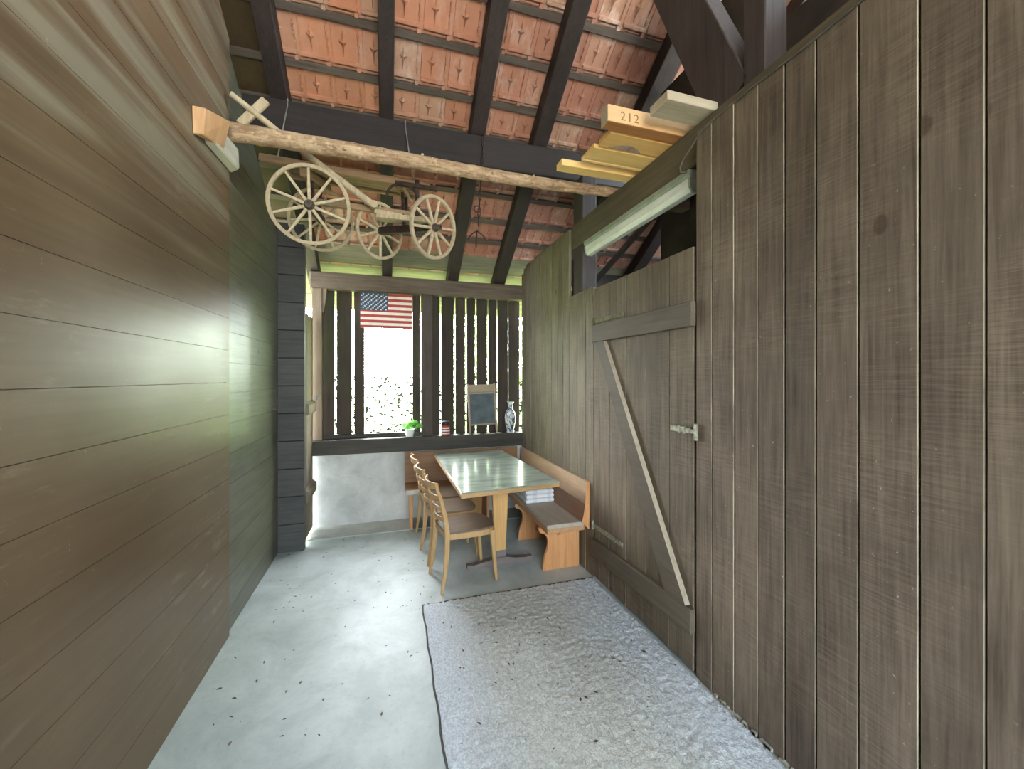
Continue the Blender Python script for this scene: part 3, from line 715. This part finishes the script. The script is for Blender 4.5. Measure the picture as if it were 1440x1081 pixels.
# ------------------------------------------------------------------ chairs
def arc_slat(mb, z, x, half, h, bow, th=0.012):
    n = 8; P = []
    for i in range(n + 1):
        t = -1 + 2 * i / n; P.append((x - bow * (1 - t * t), t * half))
    out = [(px - th, py) for px, py in P][::-1]
    poly = P + out
    mb.prism([(px, py, z) for px, py in poly], (-0.004 * h / .04, 0, h), 0)
def make_chair():
    r = thing('dining_chair', 'x', 'chair', (0, 0, 0), 'ladder-back chairs at the table')
    # seat: rounded trapezoid frame with brown inlay
    out = [(-0.19, -0.165), (-0.12, -0.178), (0.05, -0.196), (0.16, -0.197), (0.215, -0.17), (0.24, -0.10), (0.248, 0), (0.24, 0.10), (0.215, 0.17), (0.16, 0.197), (0.05, 0.196), (-0.12, 0.178), (-0.19, 0.165)]
    b = MB(); b.prism([(x * .99, y * .99, 0.405) for x, y in out], (0, 0, 0.045)); b.build('seat_frame', M_beech, r, bevel=0.004)
    b = MB(); b.prism([(x, y, 0.4502) for x, y in out], (0, 0, 0.016)); b.build('seat', M_seat, r, bevel=0.006, seg=2)
    for s in (-1, 1):
        b = MB(); b.hexa([(0.222 + .008, s * .168 - .012, 0), (0.222 + .03, s * .168 - .012, 0), (0.222 + .03, s * .168 + .012, 0), (0.222 + .008, s * .168 + .012, 0), (0.182, s * .165 - .02, .43), (0.222, s * .165 - .02, .43), (0.222, s * .165 + .02, .43), (0.182, s * .165 + .02, .43)])
        b.build('leg', M_beech, r, bevel=0.003)
    for s in (-1, 1):
        pts = [(-0.232, 0.186, 0, .011, .010), (-0.205, 0.182, .15, .015, .012), (-0.187, 0.178, .32, .019, .013), (-0.183, 0.175, .45, .020, .013), (-0.198, 0.172, .58, .018, .012), (-0.235, 0.168, .74, .015, .011), (-0.282, 0.165, .875, .011, .010)]
        b = MB(); rings = [[(x - a, s * y - c, z), (x + a, s * y - c, z), (x + a, s * y + c, z), (x - a, s * y + c, z)] for x, y, z, a, c in pts]
        vs = [v for g in rings for v in g]; fs = [(3, 2, 1, 0), tuple(range(len(vs) - 4, len(vs)))]
        for i in range(len(rings) - 1):
            for j in range(4): fs.append((i * 4 + j, i * 4 + (j + 1) % 4, i * 4 + 4 + (j + 1) % 4, i * 4 + 4 + j))
        b.add(vs, fs); b.build('leg', M_beech, r, bevel=0.004)
    for z, x, h, bow in ((0.545, -0.189, .034, .035), (0.635, -0.206, .034, .04), (0.725, -0.226, .034, .045), (0.815, -0.252, .05, .05)):
        b = MB(); arc_slat(b, z, x + .005, 0.162, h, bow); b.build('slat', M_beech, r, bevel=0.003)
    return r
def copy_thing(o):
    c = o.copy(); COL.objects.link(c)
    for ch in o.children:
        d = ch.copy(); d.parent = c; COL.objects.link(d)
        for g in ch.children:
            e = g.copy(); e.parent = d; COL.objects.link(e)
    return c
ch0 = make_chair()
for i, (x, y, a, lb) in enumerate(((0.60, 3.385, 9, 'honey-coloured ladder-back chair nearest the rug, with brown seat'),
                                   (0.555, 3.88, 5, 'middle honey-coloured ladder-back chair of the row along the table'),
                                   (0.535, 4.345, 4, 'honey-coloured ladder-back chair farthest back, in front of the plinth bench'))):
    c = ch0 if i == 0 else copy_thing(ch0)
    c.location = (x, y, 0); c.rotation_euler = (0, 0, math.radians(a)); c['label'] = lb

# ------------------------------------------------------------------ things on the sill
SZ = 0.986
F = MB(); fx0, fx1, fz0, fz1, fy = -0.315, 0.277, 2.285, 2.70, 5.025
F.box(fx0, fx1, fy, fy + .014, fz0, fz1, 0)
sh = (fz1 - fz0) / 13
for i in range(0, 13, 2):
    z1 = fz1 - i * sh
    F.box(fx0 - .001 if i > 6 else fx0, fx1 + .001, fy - .0015, fy + .0005, z1 - sh, z1, 1)
ux1 = fx0 + (fx1 - fx0) * 0.52; uz0 = fz1 - 6.55 * sh
F.box(fx0 - .001, ux1, fy - .003, fy - .001, uz0, fz1 + .001, 2)
# pale stars strung in slanting rows
ww, hh = ux1 - fx0, fz1 - uz0
def star(cx, cz, r):
    F.prism([(cx + (r if j % 2 == 0 else r * .45) * math.sin(math.pi * j / 5), fy - .0045, cz + (r if j % 2 == 0 else r * .45) * math.cos(math.pi * j / 5)) for j in range(10)], (0, .0012, 0), 3)
stp = ww / 5.6
for d in range(-5, 7):
    for q in range(0, 13):
        u = d * stp * 1.0 + q * stp * 0.34 + 0.012; v = q * stp * 0.32 + .014
        if 0.012 < u < ww - 0.012 and 0.012 < v < hh - 0.012: star(fx0 + u, uz0 + v, 0.0125)
tag(F.build('flag', [M_flagwhite, M_red, M_blue, M_white]), 'red, white and blue striped flag board across the top of window opening', 'flag')

Wb = thing('washboard', 'old washboard with zinc panel leaning against the slats on the sill', 'washboard', (1.16, 4.99, SZ))
b = MB(); b.box(-.165, .165, -.010, .010, .525, .625); b.build('top_board', M_washwood, Wb, bevel=0.003, local=True)
for s in (-1, 1):
    b = MB(); b.box(s * .163 - .014, s * .163 + .014, -.012, .012, 0, .63) if False else b.box(s * .172 - .012, s * .172 + .012, -.012, .012, 0, .635); b.build('leg', M_washwood, Wb, bevel=0.003, local=True)
b = MB(); b.box(-.16, .16, -.008, .008, .505, .5245); b.build('crossbar', M_washwood, Wb, bevel=0.002, local=True)
b = MB(); b.box(-.16, .16, -.01, .01, .105, .125); b.build('crossbar', M_washwood, Wb, bevel=0.002, local=True)
b = MB()
nr = 26
for i in range(nr):
    z0 = .126 + .378 * i / nr; z1 = z0 + .378 / nr
    b.prism([(-.159, .004, z0), (-.159, -.004, z0), (-.159, -.0075, (z0 + z1) / 2), (-.159, -.004, z1), (-.159, .004, z1)], (.318, 0, 0))
b.build('ribbed_panel', M_zinc, Wb, local=True)
Wb.rotation_euler = (math.radians(-7), math.radians(-1.5), 0)
b = MB(); b.lathe([(.001, 0), (.048, 0), (.052, .012), (.046, .03), (.06, .09), (.074, .16), (.076, .20), (.066, .25), (.044, .285), (.032, .305), (.03, .34), (.036, .37), (.055, .395), (.05, .397), (.028, .375), (.022, .34)], 28, (1.515, 4.995, SZ))
tag(b.build('vase', M_vase), 'blue and white porcelain vase in the right corner of the sill', 'vase')
Ln = thing('striped_candle_jar', 'small red and white striped jar on the sill right of the dark post', 'jar', (0.675, 4.985, SZ))
b = MB(); prof = [(.001, 0), (.053, 0), (.053, .018), (.053, .034), (.053, .050), (.053, .066), (.052, .082), (.05, .098), (.047, .112), (.044, .12)]
b.lathe(prof, 24, (0.675, 4.985, SZ), ms=[0, 0, 1, 0, 1, 0, 1, 0, 0]); b.build('body', [M_red, M_white], Ln)
b = MB(); b.lathe([(.001, .12), (.038, .12), (.042, .15), (.05, .152), (.05, .172), (.03, .176), (.001, .177)], 24, (0.675, 4.985, SZ)); b.build('lid', [M_black], Ln)
Pl = thing('potted_plant', 'small green houseplant in a white pot on the sill by the window', 'plant', (0.245, 4.98, SZ))
b = MB(); b.lathe([(.001, 0), (.042, 0), (.055, .085), (.057, .09), (.050, .09), (.045, .075), (.001, .075)], 24, (0.245, 4.98, SZ)); b.build('pot', M_pot, Pl)
b = MB()
for i in range(46):
    a = random.uniform(0, 6.28); el = random.uniform(0.2, 1.3); L = random.uniform(.05, .11)
    d = Vector((math.cos(a) * math.cos(el) * 1.2, math.sin(a) * math.cos(el) * .6, math.sin(el))).normalized()
    c = Vector((0.245, 4.98, SZ + .085)) + d * random.uniform(.02, .06) + Vector((random.uniform(0, .06), 0, 0)); sdv = d.cross(Vector((0, 1, .3))).normalized() * L * .28
    b.add([c, c + d * L * .5 + sdv, c + d * L + Vector((0, 0, -.012)), c + d * L * .5 - sdv], [(0, 1, 2, 3)])
b.build('foliage', M_potleaf, Pl)
for q in ((-.035, .02, .105), (.09, .0, .13), (.13, .01, .15), (.04, -.01, .15)):
    b = MB(); b.lathe([(.001, -.008), (.012, -.006), (.016, 0), (.010, .008), (.001, .01)], 8, (0.245 + q[0], 4.98 + q[1], SZ + q[2])); b.build('flower', M_flower, Pl)

# ------------------------------------------------------------------ lamp and cable on the right wall
Lm = thing('tube_lamp', 'long dusty fluorescent tube lamp under the right wall beam', 'lamp', (1.74, 2.6, 2.93))
b = MB(); b.prism([(1.690, 1.95, 2.928), (1.80, 1.95, 2.928), (1.80, 1.95, 2.895), (1.79, 1.95, 2.882), (1.700, 1.95, 2.882), (1.690, 1.95, 2.895)], (0, 1.33, 0)); b.build('tray', M_lampbody, Lm, bevel=0.002)
b = MB(); b.prism([(1.698, 1.965, 2.8815), (1.792, 1.965, 2.8815), (1.787, 1.965, 2.83), (1.768, 1.965, 2.802), (1.722, 1.965, 2.802), (1.703, 1.965, 2.83)], (0, 1.30, 0)); tag(b.build('cover', M_diff, Lm, bevel=0.003), 'pale greenish dusty cover')
for y in (1.951, 3.2655):
    b = MB(); b.prism([(1.694, y, 2.8815), (1.796, y, 2.8815), (1.791, y, 2.826), (1.770, y, 2.798), (1.720, y, 2.798), (1.699, y, 2.826)], (0, .0135, 0)); b.build('end_cap', M_lampbody, Lm, bevel=0.002)
b = MB(); pts = [(XR - .008, y, 3.08 + .004 * math.sin(y * 9)) for y in [Y_FRONT + .3 * i for i in range(16)]] + [(XR - .008, 1.70, 3.08), (XR - .008, 1.82, 3.06), (1.660, 1.90, 3.02), (1.662, 1.965, 2.985), (1.660, 1.99, 2.95), (1.668, 1.99, 2.92), (1.684, 1.96, 2.91)]
b.tube(pts, 0.006, 8); tag(b.build('cable', M_cable), 'thin dusty cable along the plank tops curling down to the lamp', 'cable')

# ------------------------------------------------------------------ lumber on the right beam
LZ = 3.1555
def lum(name, lb, x0, x1, y0, y1, h, mat, z=LZ, bev=0.003):
    b = MB(); b.box(x0, x1, y0, y1, z, z + h); return tag(b.build(name, mat, bevel=bev), lb, 'lumber', 'lumber lying across the right beam')
lum('lumber_stick', 'narrow yellow lumber stick farthest back on the right beam', 1.135, 2.25, 2.525, 2.618, 0.045, M_yellow)
b = MB(); pr = [(2.275, 0), (2.40, 0), (2.405, .006), (2.425, .006), (2.43, 0), (2.452, 0), (2.452, .028), (2.275, .028)]
b.prism([(1.245, y, LZ + z) for y, z in pr], (1.0, 0, 0)); tag(b.build('lumber_board', M_yellow, bevel=0.002), 'wide yellow grooved board on the right beam beside the narrow stick', 'lumber', 'lumber lying across the right beam')
b = MB(); b.box(1.265, 2.25, 2.112, 2.255, LZ, LZ + .032)
pts = [(1.33, 2.252), (1.36, 2.228), (1.40, 2.205), (1.44, 2.19), (1.48, 2.20), (1.52, 2.215), (1.55, 2.235), (1.57, 2.252)]
b.prism([(x, y, LZ - .0012) for x, y in pts], (0, 0, .0014), 1)
tag(b.build('lumber_board', [M_knotty, M_burl], bevel=0.002), 'yellow board with a big grey knot, just behind the marked beam', 'lumber', 'lumber lying across the right beam')
Bm = thing('lumber_beam', 'thick orange squared beam with pencilled number on the right wall beam', 'lumber', (1.6, 2.05, LZ), 'lumber lying across the right beam')
b = MB(); b.box(1.19, 2.25, 2.015, 2.095, LZ, LZ + .098); o = b.build('beam', [M_orange, M_rustlum, M_greylum], Bm, bevel=0.003)
for pl in o.data.polygons:
    if pl.normal.z < -.8: pl.material_index = 1
    if pl.normal.x < -.8: pl.material_index = 2
fc = bpy.data.curves.new('pencil_mark', 'FONT'); fc.body = '212'; fc.size = 0.072; fc.extrude = 0.0004; fc.space_character = 1.25
fo = bpy.data.objects.new('pencil_mark', fc); COL.objects.link(fo)
dg = bpy.context.evaluated_depsgraph_get(); me = bpy.data.meshes.new_from_object(fo.evaluated_get(dg)); bpy.data.objects.remove(fo)
me.materials.clear(); me.materials.append(M_pencil)
po = bpy.data.objects.new('pencil_mark', me); COL.objects.link(po); po.parent = Bm; po.matrix_parent_inverse = Matrix.Translation(Bm.location).inverted()
po.location = (1.27, 2.0146, LZ + .02); po.rotation_euler = (math.pi / 2, 0, 0); po['label'] = 'pencilled number 212'
b = MB(); b.hexa([(1.395, 1.765, LZ), (2.2, 1.765, LZ), (2.2, 1.915, LZ), (1.395, 1.915, LZ), (1.395, 1.765, LZ + .05), (2.2, 1.765, LZ + .05), (2.2, 1.915, LZ + .05), (1.395, 1.915, LZ + .05)])
tag(b.build('lumber_board', M_greylum, bevel=0.003), 'grey weathered board nearest the viewer on the right beam', 'lumber', 'lumber lying across the right beam')

# ------------------------------------------------------------------ log and its bracket
Br = thing('wall_bracket', 'weathered wooden bracket block on the left wall holding the log', 'bracket', (-0.95, 2.87, 3.1))
b = MB(); b.hexa([(-0.999, 2.70, 3.03), (-0.945, 2.68, 3.04), (-0.935, 3.05, 3.065), (-0.999, 3.09, 3.05), (-0.999, 2.62, 3.165), (-0.945, 2.63, 3.165), (-0.93, 3.02, 3.185), (-0.999, 3.07, 3.185)])
b.build('block', M_bracket, Br, bevel=0.008)
b = MB(); b.hexa([(-0.999, 2.545, 3.00), (-0.955, 2.56, 3.01), (-0.935, 2.80, 3.075), (-0.944, 2.80, 3.06), (-0.999, 2.535, 3.145), (-0.945, 2.56, 3.155), (-0.905, 2.80, 3.235), (-0.944, 2.80, 3.235)])
tag(b.build('face_board', M_brkface, Br, bevel=0.006), 'orange sawn face')
b = MB(); n = 44; pts = []; rs = []
for i in range(n + 1):
    t = i / n; x = -0.985 + (1.80 + 0.985) * t
    pts.append((x, 2.93 - 0.06 * t + .006 * math.sin(9 * t + 1), 3.248 - 0.052 * t + .005 * math.sin(7 * t) - .012 * math.sin(math.pi * t)))
    rs.append((0.058 - 0.019 * t) * (1 + .05 * math.sin(i * 2.3) + random.uniform(-.03, .03)))
pts[-1] = (pts[-1][0], pts[-1][1], LZ + rs[-1]);
b.tube(pts, rs, 14)
for i in range(9):
    k = random.randint(3, n - 8); a = random.uniform(0, 6.28); p = Vector(pts[k]); d = Vector((0.2, math.cos(a), math.sin(a))).normalized()
    b.tube([p + d * rs[k] * .8, p + d * (rs[k] + .014)], [.014, .008], 8)
tag(b.build('log', M_bark), 'long peeled log pole spanning the room above the cart', 'log')

# ------------------------------------------------------------------ handcart hung under the purlin
K = thing('handcart', 'old wooden four-wheeled handcart hanging under the dark purlin', 'handcart', (-0.2, 3.35, 2.7))
def wheel(center, normal, R, rim, spin, parent, label):
    o = MB(); n = 40; prof = [(-rim * .5, -rim * .55), (rim * .5, -rim * .55), (rim * .5, rim * .55), (-rim * .5, rim * .55)]
    vs = []; 
    for i in range(n):
        a = 2 * math.pi * i / n; rr = R - rim / 2
        for pr_, pz in prof: vs.append(((rr + pr_) * math.cos(a), (rr + pr_) * math.sin(a), pz))
    fs = []
    for i in range(n):
        for j in range(4):
            A = i * 4 + j; Bq = i * 4 + (j + 1) % 4; Cq = ((i + 1) % n) * 4 + (j + 1) % 4; Dq = ((i + 1) % n) * 4 + j; fs.append((A, Bq, Cq, Dq))
    o.add(vs, fs, 0, False)
    wo_ = o.build('wheel', M_cart, parent, local=True, bevel=rim * .15)
    wo_.parent = parent; wo_.matrix_parent_inverse = Matrix.Translation(parent.location).inverted()
    wo_.location = center; wo_.rotation_mode = 'QUATERNION'; wo_.rotation_quaternion = Vector(normal).to_track_quat('Z', 'Y')
    if label: wo_['label'] = label
    hb = MB(); hr = R * .13
    hb.lathe([(.001, -.06), (hr * .7, -.06), (hr * .75, -.035), (hr, -.02), (hr, .02), (hr * .75, .035), (hr * .65, .065), (hr * .35, .066), (hr * .35, .055), (.001, .055)], 16)
    h = hb.build('hub', M_hub, wo_, local=True)
    sm = MB(); sm.hexa([(hr * .9, -.011, -.011), (hr * .9, .011, -.011), (hr * .9, .011, .011), (hr * .9, -.011, .011), (R - rim * .9, -.008, -.008), (R - rim * .9, .008, -.008), (R - rim * .9, .008, .008), (R - rim * .9, -.008, .008)])
    sp = sm.build('spoke', M_cart, wo_, local=True, bevel=.003); sp.rotation_euler = (0, 0, spin)
    for i in range(1, 10):
        s2 = sp.copy(); COL.objects.link(s2); s2.rotation_euler = (0, 0, spin + 2 * math.pi * i / 10)
    return wo_
Rn, Rf = Vector((-0.525, 3.09, 2.90)), Vector((-0.555, 3.80, 3.06))
Fn, Ff = Vector((0.32, 2.99, 2.80)), Vector((-0.065, 3.47, 2.90))
wheel(Rn, (Rn - Rf), 0.268, 0.026, 0.32, K, 'large near wheel on the left')
wheel(Rf, (Rn - Rf), 0.265, 0.026, 0.1, K, 'large far wheel on the left')
wheel(Fn, (Fn - Ff), 0.225, 0.024, 0.2, K, 'small near wheel on the right')
wheel(Ff, (Fn - Ff), 0.225, 0.024, 0.45, K, 'small far wheel in the middle')
b = MB(); b.beam(Rn, Rf, .045, .055); b.build('axle', M_iron, K, bevel=.005)
b = MB(); b.beam(Fn, Ff, .05, .055); b.build('axle', M_iron, K, bevel=.005)
rm = (Rn + Rf) / 2; fm = (Fn + Ff) / 2
b = MB(); b.beam(rm + Vector((-.12, 0, .09)), fm + Vector((.03, 0, .12)), .04, .045); b.build('reach_pole', M_cartbrown, K, bevel=.004)
# body: two long rails and boards between
n0, n1 = Vector((-0.885, 3.28, 3.275)), Vector((0.31, 3.19, 3.185)); f0, f1 = Vector((-0.80, 3.72, 3.38)), Vector((0.28, 3.62, 3.29))
for a, c in ((n0, n1), (f0, f1)):
    b = MB(); b.beam(a, c, .04, .055); b.build('side_rail', M_cartbrown, K, bevel=.006)
b = MB()
for i in range(4):
    t0, t1 = (i + .08) / 4, (i + .96) / 4
    e0 = n0.lerp(f0, t0); e1 = n0.lerp(f0, t1); g0 = n1.lerp(f1, t0); g1 = n1.lerp(f1, t1); e0, g0 = e0.lerp(g0, .05), g0.lerp(e0, .06); e1, g1 = e1.lerp(g1, .05), g1.lerp(e1, .06)
    up = Vector((0, -.2, 1)).normalized() * .018
    b.hexa([e0, g0, g1, e1, e0 + up, g0 + up, g1 + up, e1 + up])
b.build('bed', M_cartbrown, K, bevel=.003)
for a in (rm, fm):
    b = MB(); q = Vector((a.x, (n0.y + f0.y) / 2 - .02, 3.25)); dirv = (f0 - n0).normalized()
    b.beam(q - dirv * .26, q + dirv * .26, .06, .06); b.build('bolster', M_cartbrown, K, bevel=.005)
    for s in (-.1, .1):
        b = MB(); b.tube([q + dirv * s, Vector((a.x, a.y, a.z)) + dirv * s * .6 + Vector((0, 0, .02))], .014, 8); b.build('iron_stay', M_iron, K)
b = MB(); c0 = Vector((0.10, 3.12, 3.05)); b.tube([c0 + Vector((-.11 * math.cos(a) * 1.0, .02 * math.sin(a), .11 * math.sin(a))) for a in [math.pi * i / 12 for i in range(13)]], .010, 8); b.build('iron_hoop', M_iron, K)
b = MB(); b.beam((0.21, 3.15, 3.20), (0.21, 3.12, 2.90), .05, .03, (1, 0, 0), w2=.02); b.build('iron_stay', M_iron, K, bevel=.003)
b = MB(); b.beam((0.05, 3.16, 3.17), (0.36, 3.10, 3.135), .03, .03); b.build('cross_iron', M_iron, K, bevel=.003)
# turntable blocks on the front axle, drawbar folded back over the bed
b = MB(); b.beam(fm + Vector((-.20, .03, .085)), fm + Vector((.16, -.10, .04)), .10, .04); b.beam(fm + Vector((-.22, .02, .115)), fm + Vector((-.02, -.05, .07)), .07, .035); b.build('front_block', M_cart, K, bevel=.004)
pv = Vector((-0.105, 3.21, 3.0)); tip = Vector((-0.965, 2.985, 3.515))
b = MB(); mid = pv.lerp(tip, .5) + Vector((0, .015, -.005)); b.tube([pv, pv.lerp(mid, .5), mid, mid.lerp(tip, .5), tip], [.026, .024, .022, .020, .018], 10)
dbar = b.build('drawbar', M_cart, K)
b = MB(); cc = pv.lerp(tip, .87); dd = Vector((0.10, .01, 0.135)); b.beam(cc - dd * .72 + Vector((0, .02, 0)), cc + dd * .72 + Vector((0, .02, 0)), .055, .028, (0, 1, 0)); b.build('handle_crosspiece', M_cart, dbar, bevel=.004)
b = MB(); b.tube([pv + Vector((0, -.035, 0)), pv + Vector((0, .035, 0))], .028, 12); b.build('drawbar_pin', M_cart, dbar)
for (a, c, lb) in (((-0.745, 3.47, 3.848), (-0.765, 3.262, 3.275), 'thin hanging wire from purlin to cart rail near the left wall'), ((0.135, 3.47, 3.848), (0.185, 3.19, 3.20), 'thin hanging wire from purlin to cart rail in the middle')):
    b = MB(); b.tube([(a[0], a[1] + .08, 3.85), a, (a[0], 3.474, 3.80), c], .0045, 6)
    tag(b.build('hanging_wire', M_wire), lb, 'wire', 'wires holding the cart')
H = thing('hook_chain', 'thin rusty chain with ring and double hook hanging from the purlin', 'chain', (0.78, 3.46, 3.8))
b = MB(); z = 3.86; i = 0
def link(c, L, r, ang):
    p = [Vector((math.cos(a) * r, 0, math.sin(a) * L)) for a in [2 * math.pi * j / 12 for j in range(12)]]
    q = Quaternion((0, 0, 1), ang); b.tube([q @ v + Vector(c) for v in p], .0045, 6, closed=True)
b.tube([(0.80, 3.58, 3.852), (0.80, 3.475, 3.852), (0.80, 3.468, 3.80)], .0045, 6)
z = 3.77
while z > 3.0:
    link((0.80 - .06 * (3.8 - z) * 1.0, 3.455, z), .045, .011, (i % 2) * math.pi / 2); z -= .078; i += 1
b.build('chain', M_iron, H)
b = MB(); i = 0; link((0.745, 3.455, 3.175), .028, .028, 0); b.build('ring', M_iron, H)
b = MB(); b.tube([(0.742, 3.455, 2.99), (0.735, 3.455, 2.84)], .006, 6)
b.tube([(0.66, 3.455, 2.90), (0.69, 3.455, 2.945), (0.742, 3.455, 2.985), (0.80, 3.455, 2.945), (0.83, 3.455, 2.90)], .006, 6); b.build('hook', M_iron, H)

# ------------------------------------------------------------------ garden seen through the window
def leaves(name, n, box, size, lb):
    b = MB(); x0, x1, y0, y1, z0, z1 = box
    for i in range(n):
        x = random.uniform(x0, x1); y = random.uniform(y0, y1); z = z0 + (z1 - z0) * random.random() ** 1.2
        d = Vector((random.gauss(0, 1), random.gauss(0, 1), random.gauss(0, .7))).normalized(); e = d.cross(Vector((random.gauss(0, 1), random.gauss(0, 1), random.gauss(0, 1)))).normalized()
        L = size * random.uniform(.6, 1.3); c = Vector((x, y, z))
        b.add([c - d * L, c + e * L * .4, c + d * L, c - e * L * .4], [(0, 1, 2, 3)])
    return tag(b.build(name, M_hedge if name == 'hedge' else M_leaf), lb, 'foliage', kind='stuff')
leaves('hedge', 7000, (-3, 3, 8.0, 9.0, -0.1, 1.7), 0.06, 'sunlit low hedge outside the window opening')
leaves('shrub', 9000, (1.8, 10, 10.0, 13.0, -0.1, 6.0), 0.16, 'tall sunlit shrubs outside behind the right slats')
leaves('shrub', 4000, (-9, -4.3, 5.5, 9.0, -0.1, 5.0), 0.15, 'tall sunlit shrubs outside behind the left gate')
